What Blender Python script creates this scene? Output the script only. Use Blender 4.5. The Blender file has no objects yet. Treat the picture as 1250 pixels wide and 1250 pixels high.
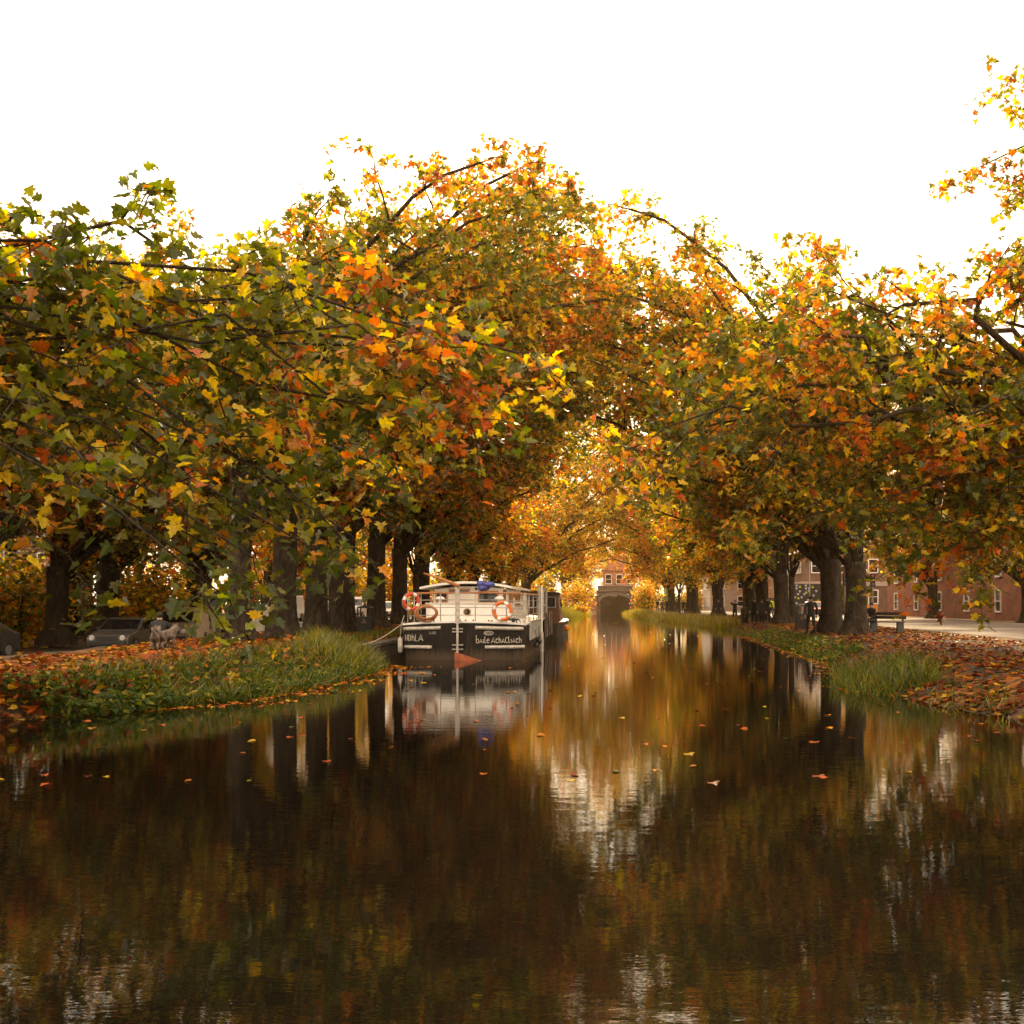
import bpy, bmesh, math, random
import numpy as np
from mathutils import Vector, Matrix

R = math.radians
random.seed(7)
rng = np.random.default_rng(11)
C = bpy.context.scene.collection
CAM_Z, F, VX, VY = 1.88, 1300.0, 735.0, 735.5      # eye height, focal length in px of a 1250 px picture, vanishing point


def at(px, py, d):
    return Vector(((px - VX) * d / F, d, CAM_Z + (VY - py) * d / F))


# ------------------------------------------------------------------ materials
def new_mat(name):
    m = bpy.data.materials.new(name)
    m.use_nodes = True
    nt = m.node_tree
    for n in list(nt.nodes):
        nt.nodes.remove(n)
    out = nt.nodes.new('ShaderNodeOutputMaterial')
    return m, nt, out


def principled(name, col, rough=0.6, metal=0.0, var=0.15, scale=6.0, bump=0.0, bscale=40.0, spec=0.5, col2=None, coords='Object'):
    m, nt, out = new_mat(name)
    b = nt.nodes.new('ShaderNodeBsdfPrincipled')
    tc = nt.nodes.new('ShaderNodeTexCoord')
    nz = nt.nodes.new('ShaderNodeTexNoise'); nz.inputs['Scale'].default_value = scale; nz.inputs['Detail'].default_value = 5
    nt.links.new(tc.outputs[coords], nz.inputs['Vector'])
    rmp = nt.nodes.new('ShaderNodeValToRGB')
    c2 = col2 if col2 else tuple(c * (1 + var) for c in col)
    rmp.color_ramp.elements[0].color = (*[c * (1 - var) for c in col], 1)
    rmp.color_ramp.elements[1].color = (*c2, 1)
    rmp.color_ramp.elements[0].position = .35; rmp.color_ramp.elements[1].position = .68
    nt.links.new(nz.outputs['Fac'], rmp.inputs['Fac'])
    nt.links.new(rmp.outputs['Color'], b.inputs['Base Color'])
    b.inputs['Roughness'].default_value = rough; b.inputs['Metallic'].default_value = metal
    b.inputs['Specular IOR Level'].default_value = spec
    if bump:
        n2 = nt.nodes.new('ShaderNodeTexNoise'); n2.inputs['Scale'].default_value = bscale; n2.inputs['Detail'].default_value = 6
        nt.links.new(tc.outputs[coords], n2.inputs['Vector'])
        bp = nt.nodes.new('ShaderNodeBump'); bp.inputs['Strength'].default_value = bump; bp.inputs['Distance'].default_value = .05
        nt.links.new(n2.outputs['Fac'], bp.inputs['Height']); nt.links.new(bp.outputs['Normal'], b.inputs['Normal'])
    nt.links.new(b.outputs['BSDF'], out.inputs['Surface'])
    return m


def leaf_material(name, trans=.5, gloss=.06, fres=.28):
    m, nt, out = new_mat(name)
    at_ = nt.nodes.new('ShaderNodeAttribute'); at_.attribute_name = 'leaf_color'
    tc = nt.nodes.new('ShaderNodeTexCoord')
    nz = nt.nodes.new('ShaderNodeTexNoise'); nz.inputs['Scale'].default_value = 22; nz.inputs['Detail'].default_value = 3
    nt.links.new(tc.outputs['Object'], nz.inputs['Vector'])
    mr = nt.nodes.new('ShaderNodeMapRange'); mr.inputs['From Min'].default_value = .3; mr.inputs['From Max'].default_value = .7
    mr.inputs['To Min'].default_value = .7; mr.inputs['To Max'].default_value = 1.25
    nt.links.new(nz.outputs['Fac'], mr.inputs['Value'])
    hs = nt.nodes.new('ShaderNodeHueSaturation')
    nt.links.new(at_.outputs['Color'], hs.inputs['Color']); nt.links.new(mr.outputs['Result'], hs.inputs['Value'])
    oi = nt.nodes.new('ShaderNodeObjectInfo')
    m2 = nt.nodes.new('ShaderNodeMapRange'); m2.inputs['To Min'].default_value = .492; m2.inputs['To Max'].default_value = .508
    nt.links.new(oi.outputs['Random'], m2.inputs['Value']); nt.links.new(m2.outputs['Result'], hs.inputs['Hue'])
    df = nt.nodes.new('ShaderNodeBsdfDiffuse'); tr = nt.nodes.new('ShaderNodeBsdfTranslucent')
    gl = nt.nodes.new('ShaderNodeBsdfGlossy'); gl.inputs['Roughness'].default_value = .38
    h2 = nt.nodes.new('ShaderNodeHueSaturation'); h2.inputs['Saturation'].default_value = 1.12; h2.inputs['Value'].default_value = 1.55
    nt.links.new(hs.outputs['Color'], h2.inputs['Color'])
    nt.links.new(hs.outputs['Color'], df.inputs['Color']); nt.links.new(h2.outputs['Color'], tr.inputs['Color'])
    mx = nt.nodes.new('ShaderNodeMixShader'); mx.inputs[0].default_value = trans
    nt.links.new(df.outputs[0], mx.inputs[1]); nt.links.new(tr.outputs[0], mx.inputs[2])
    fr = nt.nodes.new('ShaderNodeFresnel'); fr.inputs['IOR'].default_value = 1.38
    ml = nt.nodes.new('ShaderNodeMath'); ml.operation = 'MULTIPLY_ADD'; ml.inputs[1].default_value = fres; ml.inputs[2].default_value = gloss * .5
    nt.links.new(fr.outputs[0], ml.inputs[0])
    m3 = nt.nodes.new('ShaderNodeMixShader')
    nt.links.new(ml.outputs[0], m3.inputs[0]); nt.links.new(mx.outputs[0], m3.inputs[1]); nt.links.new(gl.outputs[0], m3.inputs[2])
    nt.links.new(m3.outputs[0], out.inputs['Surface'])
    return m


def hull_material():
    # black paint with grime along the waterline and faint run-down streaks
    m = principled('black_hull_paint', (.013, .010, .008), .5, var=.4, scale=2.5, bump=.14, bscale=30, spec=.3)
    nt = m.node_tree; b = [n for n in nt.nodes if n.type == 'BSDF_PRINCIPLED'][0]
    base = b.inputs['Base Color'].links[0].from_socket
    tc = [n for n in nt.nodes if n.type == 'TEX_COORD'][0]
    sp = nt.nodes.new('ShaderNodeSeparateXYZ'); nt.links.new(tc.outputs['Object'], sp.inputs[0])
    mp = nt.nodes.new('ShaderNodeMapping'); mp.inputs['Scale'].default_value = (9, 9, .8); nt.links.new(tc.outputs['Object'], mp.inputs[0])
    nz = nt.nodes.new('ShaderNodeTexNoise'); nz.inputs['Scale'].default_value = 1.2; nz.inputs['Detail'].default_value = 6; nt.links.new(mp.outputs[0], nz.inputs['Vector'])
    mr = nt.nodes.new('ShaderNodeMapRange'); mr.inputs['From Min'].default_value = .0; mr.inputs['From Max'].default_value = .5; mr.inputs['To Min'].default_value = .62; mr.inputs['To Max'].default_value = .0
    nt.links.new(sp.outputs['Z'], mr.inputs['Value'])
    ad = nt.nodes.new('ShaderNodeMath'); ad.operation = 'ADD'; nt.links.new(mr.outputs['Result'], ad.inputs[0]); nt.links.new(nz.outputs['Fac'], ad.inputs[1])
    r = nt.nodes.new('ShaderNodeValToRGB'); r.color_ramp.elements[0].position = .56; r.color_ramp.elements[1].position = .95
    nt.links.new(ad.outputs[0], r.inputs['Fac'])
    mx = nt.nodes.new('ShaderNodeMix'); mx.data_type = 'RGBA'; mx.inputs['B'].default_value = (.075, .050, .032, 1)
    nt.links.new(r.outputs['Color'], mx.inputs['Factor']); nt.links.new(base, mx.inputs['A']); nt.links.new(mx.outputs['Result'], b.inputs['Base Color'])
    return m


def bark_material():
    m, nt, out = new_mat('plane_bark')
    b = nt.nodes.new('ShaderNodeBsdfPrincipled'); b.inputs['Roughness'].default_value = .9; b.inputs['Specular IOR Level'].default_value = .2
    tc = nt.nodes.new('ShaderNodeTexCoord')
    mp = nt.nodes.new('ShaderNodeMapping'); mp.inputs['Scale'].default_value = (1, 1, .45); nt.links.new(tc.outputs['Object'], mp.inputs[0])
    nz = nt.nodes.new('ShaderNodeTexNoise'); nz.inputs['Scale'].default_value = 4.5; nz.inputs['Detail'].default_value = 9; nz.inputs['Roughness'].default_value = .65; nz.inputs['Distortion'].default_value = .6
    nt.links.new(mp.outputs[0], nz.inputs['Vector'])
    r = nt.nodes.new('ShaderNodeValToRGB'); cr = r.color_ramp
    cr.elements[0].position = .33; cr.elements[0].color = (.016, .011, .008, 1)
    cr.elements[1].position = .74; cr.elements[1].color = (.105, .080, .055, 1)
    for p_, c_ in ((.47, (.036, .025, .017, 1)), (.60, (.062, .044, .029, 1))):
        e = cr.elements.new(p_); e.color = c_
    nt.links.new(nz.outputs['Fac'], r.inputs['Fac']); nt.links.new(r.outputs['Color'], b.inputs['Base Color'])
    n2 = nt.nodes.new('ShaderNodeTexNoise'); n2.inputs['Scale'].default_value = 11; n2.inputs['Detail'].default_value = 8
    nt.links.new(mp.outputs[0], n2.inputs['Vector'])
    bp = nt.nodes.new('ShaderNodeBump'); bp.inputs['Strength'].default_value = 1.0; bp.inputs['Distance'].default_value = .14
    nt.links.new(n2.outputs['Fac'], bp.inputs['Height']); nt.links.new(bp.outputs['Normal'], b.inputs['Normal'])
    nt.links.new(b.outputs[0], out.inputs['Surface'])
    return m


M = {}
M['leaf'] = leaf_material('autumn_leaf', .6, .04)
M['litter'] = leaf_material('fallen_leaf', .15, .02, .15)
M['grass'] = leaf_material('grass_blade', .4, .01, .10)
M['bark'] = bark_material()
M['black_hull'] = hull_material()
M['white_paint'] = principled('white_boat_paint', (.84, .81, .77), .42, var=.06, scale=3, bump=.03)
M['cream_paint'] = principled('cream_boat_paint', (.68, .62, .55), .5, var=.08, scale=3)
M['dirty_white'] = principled('scuffed_white_paint', (.50, .45, .40), .55, var=.25, scale=9)
M['varnish'] = principled('varnished_wood', (.42, .17, .055), .3, var=.3, scale=12)
M['steel'] = principled('steel_tube', (.42, .38, .35), .35, .6, var=.2)
M['red_oxide'] = principled('red_oxide_paint', (.36, .095, .035), .6, var=.3, scale=8, bump=.15)
M['lifering_red'] = principled('red_lifering', (.62, .07, .03), .45, var=.1)
M['lifering_orange'] = principled('orange_lifering', (.75, .16, .03), .45, var=.1)
M['rope_orange'] = principled('orange_hose', (.40, .16, .06), .6, var=.2, scale=30)
M['rope'] = principled('mooring_rope', (.35, .29, .22), .85, var=.25, scale=50)
M['blue_cloth'] = principled('blue_tarp', (.075, .085, .36), .5, var=.35, scale=9, bump=.4, bscale=14)
M['dark_glass'] = principled('dark_glass', (.012, .012, .013), .06, var=.2)
M['rust_plate'] = principled('rusted_plate', (.17, .095, .055), .7, var=.35, scale=5, bump=.2)
M['brown_wood'] = principled('brown_wheelhouse_wood', (.15, .060, .028), .45, var=.3, scale=6)
M['dark_wood'] = principled('dark_timber', (.055, .038, .028), .75, var=.3, scale=5, bump=.3)
M['black_iron'] = principled('black_iron', (.013, .012, .012), .5, var=.2)
M['stone'] = principled('grey_coping_stone', (.13, .105, .085), .85, var=.3, scale=2.5, bump=.4, bscale=14)
M['brass'] = principled('brass_fitting', (.42, .25, .09), .35, .8)
M['letter'] = principled('cream_lettering_paint', (.68, .60, .52), .6, var=.15, scale=14)
M['skin'] = principled('skin', (.42, .25, .18), .6, var=.06)
M['hair'] = principled('dark_hair', (.025, .017, .012), .7)
M['black_cloth'] = principled('black_cloth', (.014, .013, .013), .85, var=.2)
M['navy_cloth'] = principled('navy_cloth', (.016, .018, .026), .85, var=.2)
M['brown_cloth'] = principled('brown_cloth', (.05, .033, .025), .85, var=.2)
M['grey_cloth'] = principled('grey_cloth', (.075, .068, .064), .85, var=.2)
M['hivis'] = principled('yellow_vest', (.62, .72, .03), .6, var=.08)
M['white_cloth'] = principled('white_cloth', (.65, .62, .58), .8)
M['dog_fur'] = principled('grey_brown_fur', (.15, .115, .09), .95, var=.4, scale=7, bump=.6, bscale=30)
M['tyre'] = principled('tyre_rubber', (.015, .014, .013), .8)
M['hub'] = principled('wheel_hub', (.35, .33, .31), .35, .7)
M['car_white'] = principled('white_car_paint', (.72, .70, .68), .25, var=.05)
M['car_silver'] = principled('silver_car_paint', (.13, .12, .115), .25, .3, var=.08)
M['car_beige'] = principled('dusty_beige_van_paint', (.24, .165, .12), .35, var=.12)
M['car_dark'] = principled('dark_car_paint', (.035, .033, .034), .25, var=.1)
M['car_red'] = principled('red_car_paint', (.34, .035, .02), .25, var=.1)
M['lamp_glass'] = principled('headlamp_glass', (.55, .52, .48), .12)
M['tail_red'] = principled('red_lamp_glass', (.55, .03, .02), .2)
M['sign_orange'] = principled('orange_board', (.80, .27, .02), .5, var=.05)
M['panel_black'] = principled('black_hoarding', (.012, .012, .013), .5)
M['panel_lime'] = principled('lime_print', (.50, .56, .02), .5)
M['panel_pale'] = principled('pale_blue_print', (.46, .48, .62), .5)
M['render_pale'] = principled('pale_render', (.36, .27, .22), .8, var=.08, scale=1.5)
M['roof_slate'] = principled('slate_roof', (.10, .085, .08), .7, var=.2, scale=4)
M['asphalt'] = principled('asphalt', (.060, .054, .050), .85, var=.25, scale=1.2, bump=.15)
M['paving'] = principled('pink_grey_paving', (.10, .072, .058), .8, var=.18, scale=1.0, bump=.1)
M['stone_pebble'] = principled('pale_stone', (.5, .43, .38), .8, var=.2)
M['white_trim'] = principled('white_trim', (.74, .70, .66), .5, var=.05)


def brick_mat(name, c1, c2, mortar, scale=4.0):
    m, nt, out = new_mat(name)
    b = nt.nodes.new('ShaderNodeBsdfPrincipled'); b.inputs['Roughness'].default_value = .85
    tc = nt.nodes.new('ShaderNodeTexCoord'); mp = nt.nodes.new('ShaderNodeMapping')
    cb = nt.nodes.new('ShaderNodeCombineXYZ'); sp = nt.nodes.new('ShaderNodeSeparateXYZ')
    nt.links.new(tc.outputs['Object'], sp.inputs[0])
    ad = nt.nodes.new('ShaderNodeMath'); nt.links.new(sp.outputs['X'], ad.inputs[0]); nt.links.new(sp.outputs['Y'], ad.inputs[1])
    nt.links.new(ad.outputs[0], cb.inputs['X']); nt.links.new(sp.outputs['Z'], cb.inputs['Y'])
    br = nt.nodes.new('ShaderNodeTexBrick'); br.inputs['Scale'].default_value = scale
    br.inputs['Color1'].default_value = (*c1, 1); br.inputs['Color2'].default_value = (*c2, 1); br.inputs['Mortar'].default_value = (*mortar, 1)
    br.inputs['Mortar Size'].default_value = .018
    nt.links.new(cb.outputs[0], br.inputs['Vector'])
    nz = nt.nodes.new('ShaderNodeTexNoise'); nz.inputs['Scale'].default_value = 1.3; nz.inputs['Detail'].default_value = 5
    nt.links.new(tc.outputs['Object'], nz.inputs['Vector'])
    mr = nt.nodes.new('ShaderNodeMapRange'); mr.inputs['From Min'].default_value = .3; mr.inputs['From Max'].default_value = .7; mr.inputs['To Min'].default_value = .65; mr.inputs['To Max'].default_value = 1.2
    nt.links.new(nz.outputs['Fac'], mr.inputs['Value'])
    hs = nt.nodes.new('ShaderNodeHueSaturation'); nt.links.new(br.outputs['Color'], hs.inputs['Color']); nt.links.new(mr.outputs['Result'], hs.inputs['Value'])
    nt.links.new(hs.outputs['Color'], b.inputs['Base Color'])
    nt.links.new(b.outputs[0], out.inputs['Surface'])
    return m


M['brick_orange'] = brick_mat('orange_brick', (.46, .17, .085), (.36, .12, .06), (.32, .2, .14))
M['brick_red'] = brick_mat('red_brick', (.30, .095, .05), (.22, .07, .04), (.22, .15, .11))
M['brick_brown'] = brick_mat('brown_brick', (.17, .085, .05), (.12, .06, .038), (.15, .1, .08))
M['bridge_stone'] = brick_mat('bridge_stone', (.13, .085, .058), (.10, .062, .044), (.07, .05, .038), 1.5)


# ------------------------------------------------------------------ mesh helpers
class MB:
    """Collects shapes, then links them as one mesh object."""
    def __init__(self):
        self.v, self.f, self.mi = [], [], []

    def add(self, vs, fs, mi=0):
        o = len(self.v)
        self.v += [tuple(v) for v in vs]
        self.f += [tuple(i + o for i in f) for f in fs]
        self.mi += [mi] * len(fs)

    def box(self, c, s, rz=0.0, mi=0, rot=None):
        c = Vector(c); h = Vector(s) * .5
        m = rot if rot else Matrix.Rotation(rz, 3, 'Z')
        vs = [c + m @ Vector((sx * h.x, sy * h.y, sz * h.z)) for sx in (-1, 1) for sy in (-1, 1) for sz in (-1, 1)]
        self.add(vs, [(0, 1, 3, 2), (4, 6, 7, 5), (0, 4, 5, 1), (2, 3, 7, 6), (0, 2, 6, 4), (1, 5, 7, 3)], mi)

    def bar(self, a, b, w, t, mi=0):
        a, b = Vector(a), Vector(b); d = b - a
        q = d.to_track_quat('Y', 'Z').to_matrix()
        self.box((a + b) / 2, (w, d.length, t), mi=mi, rot=q)

    def tube(self, pts, rad, n=8, mi=0, cap=True, closed=False):
        pts = [Vector(p) for p in pts]
        if not isinstance(rad, (list, tuple)):
            rad = [rad] * len(pts)
        rings = []
        prev = None
        k = len(pts)
        for i, p in enumerate(pts):
            if closed:
                t = pts[(i + 1) % k] - pts[i - 1]
            else:
                t = pts[min(i + 1, k - 1)] - pts[max(i - 1, 0)]
            if t.length < 1e-9:
                t = Vector((0, 0, 1))
            t.normalize()
            if prev is None:
                u = t.orthogonal().normalized()
            else:
                u = prev - t * prev.dot(t)
                u = u.normalized() if u.length > 1e-6 else t.orthogonal().normalized()
            prev = u
            w = t.cross(u)
            rings.append([p + (u * math.cos(2 * math.pi * j / n) + w * math.sin(2 * math.pi * j / n)) * rad[i] for j in range(n)])
        vs = [v for r in rings for v in r]
        fs = []
        for i in range(k if closed else k - 1):
            a, b = i * n, ((i + 1) % k) * n
            for j in range(n):
                j2 = (j + 1) % n
                fs.append((a + j, a + j2, b + j2, b + j))
        if cap and not closed:
            fs.append(tuple(range(n - 1, -1, -1))); fs.append(tuple((k - 1) * n + j for j in range(n)))
        self.add(vs, fs, mi)

    def lathe(self, prof, c=(0, 0, 0), n=20, mi=0, axis='Z'):
        c = Vector(c); vs, fs = [], []
        for r, h in prof:
            for j in range(n):
                a = 2 * math.pi * j / n
                p = Vector((r * math.cos(a), r * math.sin(a), h))
                if axis == 'X':
                    p = Vector((p.z, p.x, p.y))
                elif axis == 'Y':
                    p = Vector((p.y, p.z, p.x))
                vs.append(c + p)
        for i in range(len(prof) - 1):
            for j in range(n):
                j2 = (j + 1) % n
                fs.append((i * n + j, i * n + j2, (i + 1) * n + j2, (i + 1) * n + j))
        fs.append(tuple(range(n - 1, -1, -1))); fs.append(tuple((len(prof) - 1) * n + j for j in range(n)))
        self.add(vs, fs, mi)

    def prism(self, poly, y0, y1, mi=0, plane='XZ'):
        n = len(poly)
        def P(p, t):
            return (p[0], t, p[1]) if plane == 'XZ' else ((t, p[0], p[1]) if plane == 'YZ' else (p[0], p[1], t))
        vs = [P(p, y0) for p in poly] + [P(p, y1) for p in poly]
        fs = [tuple(range(n)), tuple(range(2 * n - 1, n - 1, -1))] + [(i, (i + 1) % n + 0, (i + 1) % n + n, i + n) for i in range(n)]
        self.add(vs, fs, mi)

    def ball(self, c, r, n=10, mi=0, sc=(1, 1, 1), jit=0.0, rnd=None):
        c = Vector(c); vs, fs = [], []
        m = max(4, n // 2 + 1)
        for i in range(m + 1):
            th = math.pi * i / m
            for j in range(n):
                a = 2 * math.pi * j / n
                k = r * (1 + (rnd.uniform(-jit, jit) if rnd else 0))
                vs.append(c + Vector((sc[0] * k * math.sin(th) * math.cos(a), sc[1] * k * math.sin(th) * math.sin(a), sc[2] * k * math.cos(th))))
        for i in range(m):
            for j in range(n):
                j2 = (j + 1) % n
                fs.append((i * n + j, (i + 1) * n + j, (i + 1) * n + j2, i * n + j2))
        self.add(vs, fs, mi)

    def build(self, name, mats, parent=None, smooth=False, bevel=0.0):
        me = bpy.data.meshes.new(name)
        me.from_pydata(self.v, [], self.f)
        if not isinstance(mats, (list, tuple)):
            mats = [mats]
        for m in mats:
            me.materials.append(m)
        me.polygons.foreach_set('material_index', self.mi)
        bm = bmesh.new(); bm.from_mesh(me)
        bmesh.ops.remove_doubles(bm, verts=bm.verts, dist=1e-5)
        bmesh.ops.recalc_face_normals(bm, faces=bm.faces)
        bm.to_mesh(me); bm.free()
        if smooth:
            me.polygons.foreach_set('use_smooth', [True] * len(me.polygons))
        o = bpy.data.objects.new(name, me); C.objects.link(o)
        if parent:
            o.parent = parent
        if bevel:
            b = o.modifiers.new('Bevel', 'BEVEL'); b.width = bevel; b.segments = 2; b.limit_method = 'ANGLE'; b.angle_limit = R(40)
        return o


def tag(o, label=None, cat=None, group=None, kind=None):
    if label: o['label'] = label
    if cat: o['category'] = cat
    if group: o['group'] = group
    if kind: o['kind'] = kind
    return o


def empty(name, loc=(0, 0, 0), rz=0.0):
    o = bpy.data.objects.new(name, None); C.objects.link(o)
    o.location = loc; o.rotation_euler = (0, 0, rz); o.empty_display_size = .2
    return o


def copy_tree(o, parent=None):
    c = o.copy(); C.objects.link(c)
    if parent: c.parent = parent
    for ch in [x for x in bpy.data.objects if x.parent == o]:
        copy_tree(ch, c)
    return c


# ------------------------------------------------------------------ leaves
def half(pts):
    return [(x, y) for x, y in pts]


def leaf_template(kind):
    """Plane-tree leaf: two halves folded along the midrib. Returns verts (k,3) and two index lists."""
    if kind == 'fine':
        r = [(.10, -.04), (.34, -.02), (.50, .12), (.40, .17), (.33, .27), (.45, .36), (.62, .52), (.47, .52), (.40, .60), (.27, .55), (.22, .66), (.26, .80), (.13, .84), (.06, .97)]
    elif kind == 'mid':
        r = [(.34, -.03), (.46, .13), (.30, .26), (.60, .52), (.24, .56), (.20, .80)]
    else:
        r = [(.42, .05), (.55, .50), (.22, .70)]
    vs = [(0, 0, 0), (0, .5, -.03), (0, 1.0, -.16)]
    fold = .34
    ri = []
    for x, y in r:
        ri.append(len(vs)); vs.append((x, y, fold * x - .16 * y * y - .25 * x * x))
    li = []
    for x, y in r:
        li.append(len(vs)); vs.append((-x, y, fold * x - .16 * y * y - .25 * x * x))
    f1 = [0] + ri + [2, 1]
    f2 = [1, 2] + li[::-1] + [0]
    return np.array(vs), [f1, f2]


def norm(a):
    return a / np.maximum(np.linalg.norm(a, axis=1, keepdims=True), 1e-9)


def stamp_mesh(name, tv, tf, pos, X, Y, Z, size, col, mat, parent=None, smooth=False):
    """Many copies of one small template (leaf, blade) as ONE mesh with a colour per copy."""
    n, k = len(pos), len(tv)
    size = np.asarray(size).reshape(n, 1, -1)
    if size.shape[2] == 1:
        size = np.repeat(size, 3, axis=2)
    v = pos[:, None, :] + (tv[None, :, 0:1] * size[:, :, 0:1]) * X[:, None, :] + (tv[None, :, 1:2] * size[:, :, 1:2]) * Y[:, None, :] + (tv[None, :, 2:3] * size[:, :, 2:3]) * Z[:, None, :]
    me = bpy.data.meshes.new(name)
    me.vertices.add(n * k); me.vertices.foreach_set('co', v.reshape(-1).astype(np.float32))
    loops = np.concatenate([np.array(f) for f in tf]); lens = np.array([len(f) for f in tf])
    nl = len(loops)
    li = (loops[None, :] + (np.arange(n) * k)[:, None]).reshape(-1)
    me.loops.add(n * nl); me.loops.foreach_set('vertex_index', li.astype(np.int32))
    st = np.concatenate([[0], np.cumsum(lens)[:-1]])
    ls = (st[None, :] + (np.arange(n) * nl)[:, None]).reshape(-1)
    me.polygons.add(n * len(tf)); me.polygons.foreach_set('loop_start', ls.astype(np.int32))
    me.update(calc_edges=True); me.validate()
    a = me.attributes.new('leaf_color', 'FLOAT_COLOR', 'POINT')
    cc = np.ones((n, k, 4), np.float32); cc[:, :, :3] = col[:, None, :]
    a.data.foreach_set('color', cc.reshape(-1))
    me.materials.append(mat)
    if parent == 'mesh':
        return me
    o = bpy.data.objects.new(name, me); C.objects.link(o)
    if parent: o.parent = parent
    return o


PAL = np.array([(.068, .088, .009), (.125, .128, .011), (.24, .23, .016), (.78, .50, .018), (.72, .27, .012), (.60, .125, .010), (.27, .062, .012)])  # green olive lime yellow gold-orange orange-red rust
MIX = {
    'green': (.34, .28, .17, .09, .06, .04, .02),
    'mixed': (.18, .26, .21, .15, .10, .07, .03),
    'orange': (.07, .16, .19, .27, .19, .10, .02),
    'gold': (.04, .11, .22, .38, .19, .05, .01),
}


def leaf_colours(n, mix, clump=None):
    p = np.array(MIX[mix]); p = p / p.sum()
    if clump is None:
        idx = rng.choice(len(PAL), n, p=p)
    else:
        nc = clump.max() + 1
        base = rng.choice(len(PAL), nc, p=p)
        idx = base[clump] + rng.choice([-2, -1, 0, 0, 0, 0, 1, 2], n)
        free = rng.random(n) < .35
        idx = np.where(free, rng.choice(len(PAL), n, p=p), np.clip(idx, 0, len(PAL) - 1))
    c = PAL[idx] * rng.uniform(.75, 1.25, (n, 1))
    return np.clip(c * rng.uniform(.9, 1.1, (n, 3)), .004, .8)


def leaf_frames(n, up=.55, out=None):
    Z = rng.normal(size=(n, 3)); Z = norm(Z); Z[:, 2] = np.abs(Z[:, 2]); Z = norm(Z + np.array([0, 0, up]))
    Y = rng.normal(size=(n, 3)) + np.array([0, 0, -.7])
    if out is not None:
        Y = Y + out
    Y = norm(Y - Z * (Y * Z).sum(1, keepdims=True))
    X = np.cross(Y, Z)
    return X, Y, Z


# ------------------------------------------------------------------ trees
def bez(a, b, c, n):
    return [a * (1 - t) ** 2 + b * 2 * t * (1 - t) + c * t * t for t in [i / n for i in range(n + 1)]]


def wob(pts, amt, rnd):
    return [p + Vector((rnd.uniform(-amt, amt), rnd.uniform(-amt, amt), rnd.uniform(-amt, amt))) * (0 if i == 0 else min(1, i / 2)) for i, p in enumerate(pts)]


class Skeleton:
    def __init__(self, rnd):
        self.mb = MB(); self.tw = MB(); self.anchor = []; self.clump = []; self.nc = 0; self.rnd = rnd

    def limb(self, start, ctrl, end, r0, r1, nsec, nter, per, spread=2.6, ter=1.25, twig=True, droop=.35, first=.28, wb=.16):
        rnd = self.rnd
        pts = wob(bez(Vector(start), Vector(ctrl), Vector(end), 9), wb * min(1, spread / 2), rnd)
        k = len(pts) - 1
        self.mb.tube(pts, [r0 + (r1 - r0) * (i / k) ** .8 for i in range(k + 1)], 8)
        for s in range(nsec):
            t = first + (1 - first) * (s + rnd.random()) / nsec
            i = min(int(t * k), k - 1); p = pts[i].lerp(pts[i + 1], t * k - i)
            d = (pts[i + 1] - pts[i]).normalized()
            side = Vector((rnd.gauss(0, 1), rnd.gauss(0, 1), rnd.gauss(.05, .75))).normalized()
            e = p + (side * .85 + d * .65).normalized() * spread * rnd.uniform(.55, 1.15)
            self.sec(p, d, e, r0 + (r1 - r0) * t ** .8, nter, per, ter, droop)
        self.sec(pts[-1], (pts[-1] - pts[-2]).normalized(), pts[-1] + (pts[-1] - pts[-2]).normalized() * spread * .6 - Vector((0, 0, .3)), r1 * 1.3, nter, per, ter, droop)

    def sec(self, p, d, e, rb, nter, per, ter, droop):
        rnd = self.rnd
        c = (p + e) / 2 + Vector((0, 0, rnd.uniform(-.1, .35)))
        q = wob(bez(p, c, e, 5), .08, rnd)
        rs = min(rb * .6, .055)
        self.mb.tube(q, [rs * (1 - .75 * i / 5) for i in range(6)], 5, cap=False)
        self.nc += 1
        for j in range(nter):
            t = .25 + .75 * (j + rnd.random()) / nter
            i = min(int(t * 5), 4); a = q[i].lerp(q[i + 1], t * 5 - i)
            dv = Vector((rnd.gauss(0, 1), rnd.gauss(0, 1), rnd.gauss(0, .7))).normalized()
            b = a + dv * ter * rnd.uniform(.5, 1.15) - Vector((0, 0, droop * rnd.random()))
            m = (a + b) / 2 + Vector((0, 0, .12 * ter))
            tq = bez(a, m, b, 3)
            self.tw.tube(tq, [.014, .010, .007, .004], 3, cap=False)
            for z in range(per):
                u = rnd.uniform(.25, 1.08) * 3; i2 = min(int(u), 2)
                pp = tq[i2].lerp(tq[i2 + 1], u - i2)
                self.anchor.append(pp); self.clump.append(self.nc - 1)

    def leaves(self, mix, size, tmpl, scatter=.14):
        n = len(self.anchor)
        pos = np.array([tuple(a) for a in self.anchor]) + rng.normal(0, scatter, (n, 3))
        X, Y, Z = leaf_frames(n)
        col = leaf_colours(n, mix, np.array(self.clump))
        sz = size * rng.uniform(.6, 1.25, n)
        sz = np.stack([sz * rng.uniform(.72, 1.05, n), sz, sz * rng.uniform(.2, 2.6, n)], 1)
        tv, tf = leaf_template(tmpl)
        pos[:, 2] = np.maximum(pos[:, 2], .25)
        return stamp_mesh('crown', tv, tf, pos, X, Y, Z, sz, col, M['leaf'], 'mesh')


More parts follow.
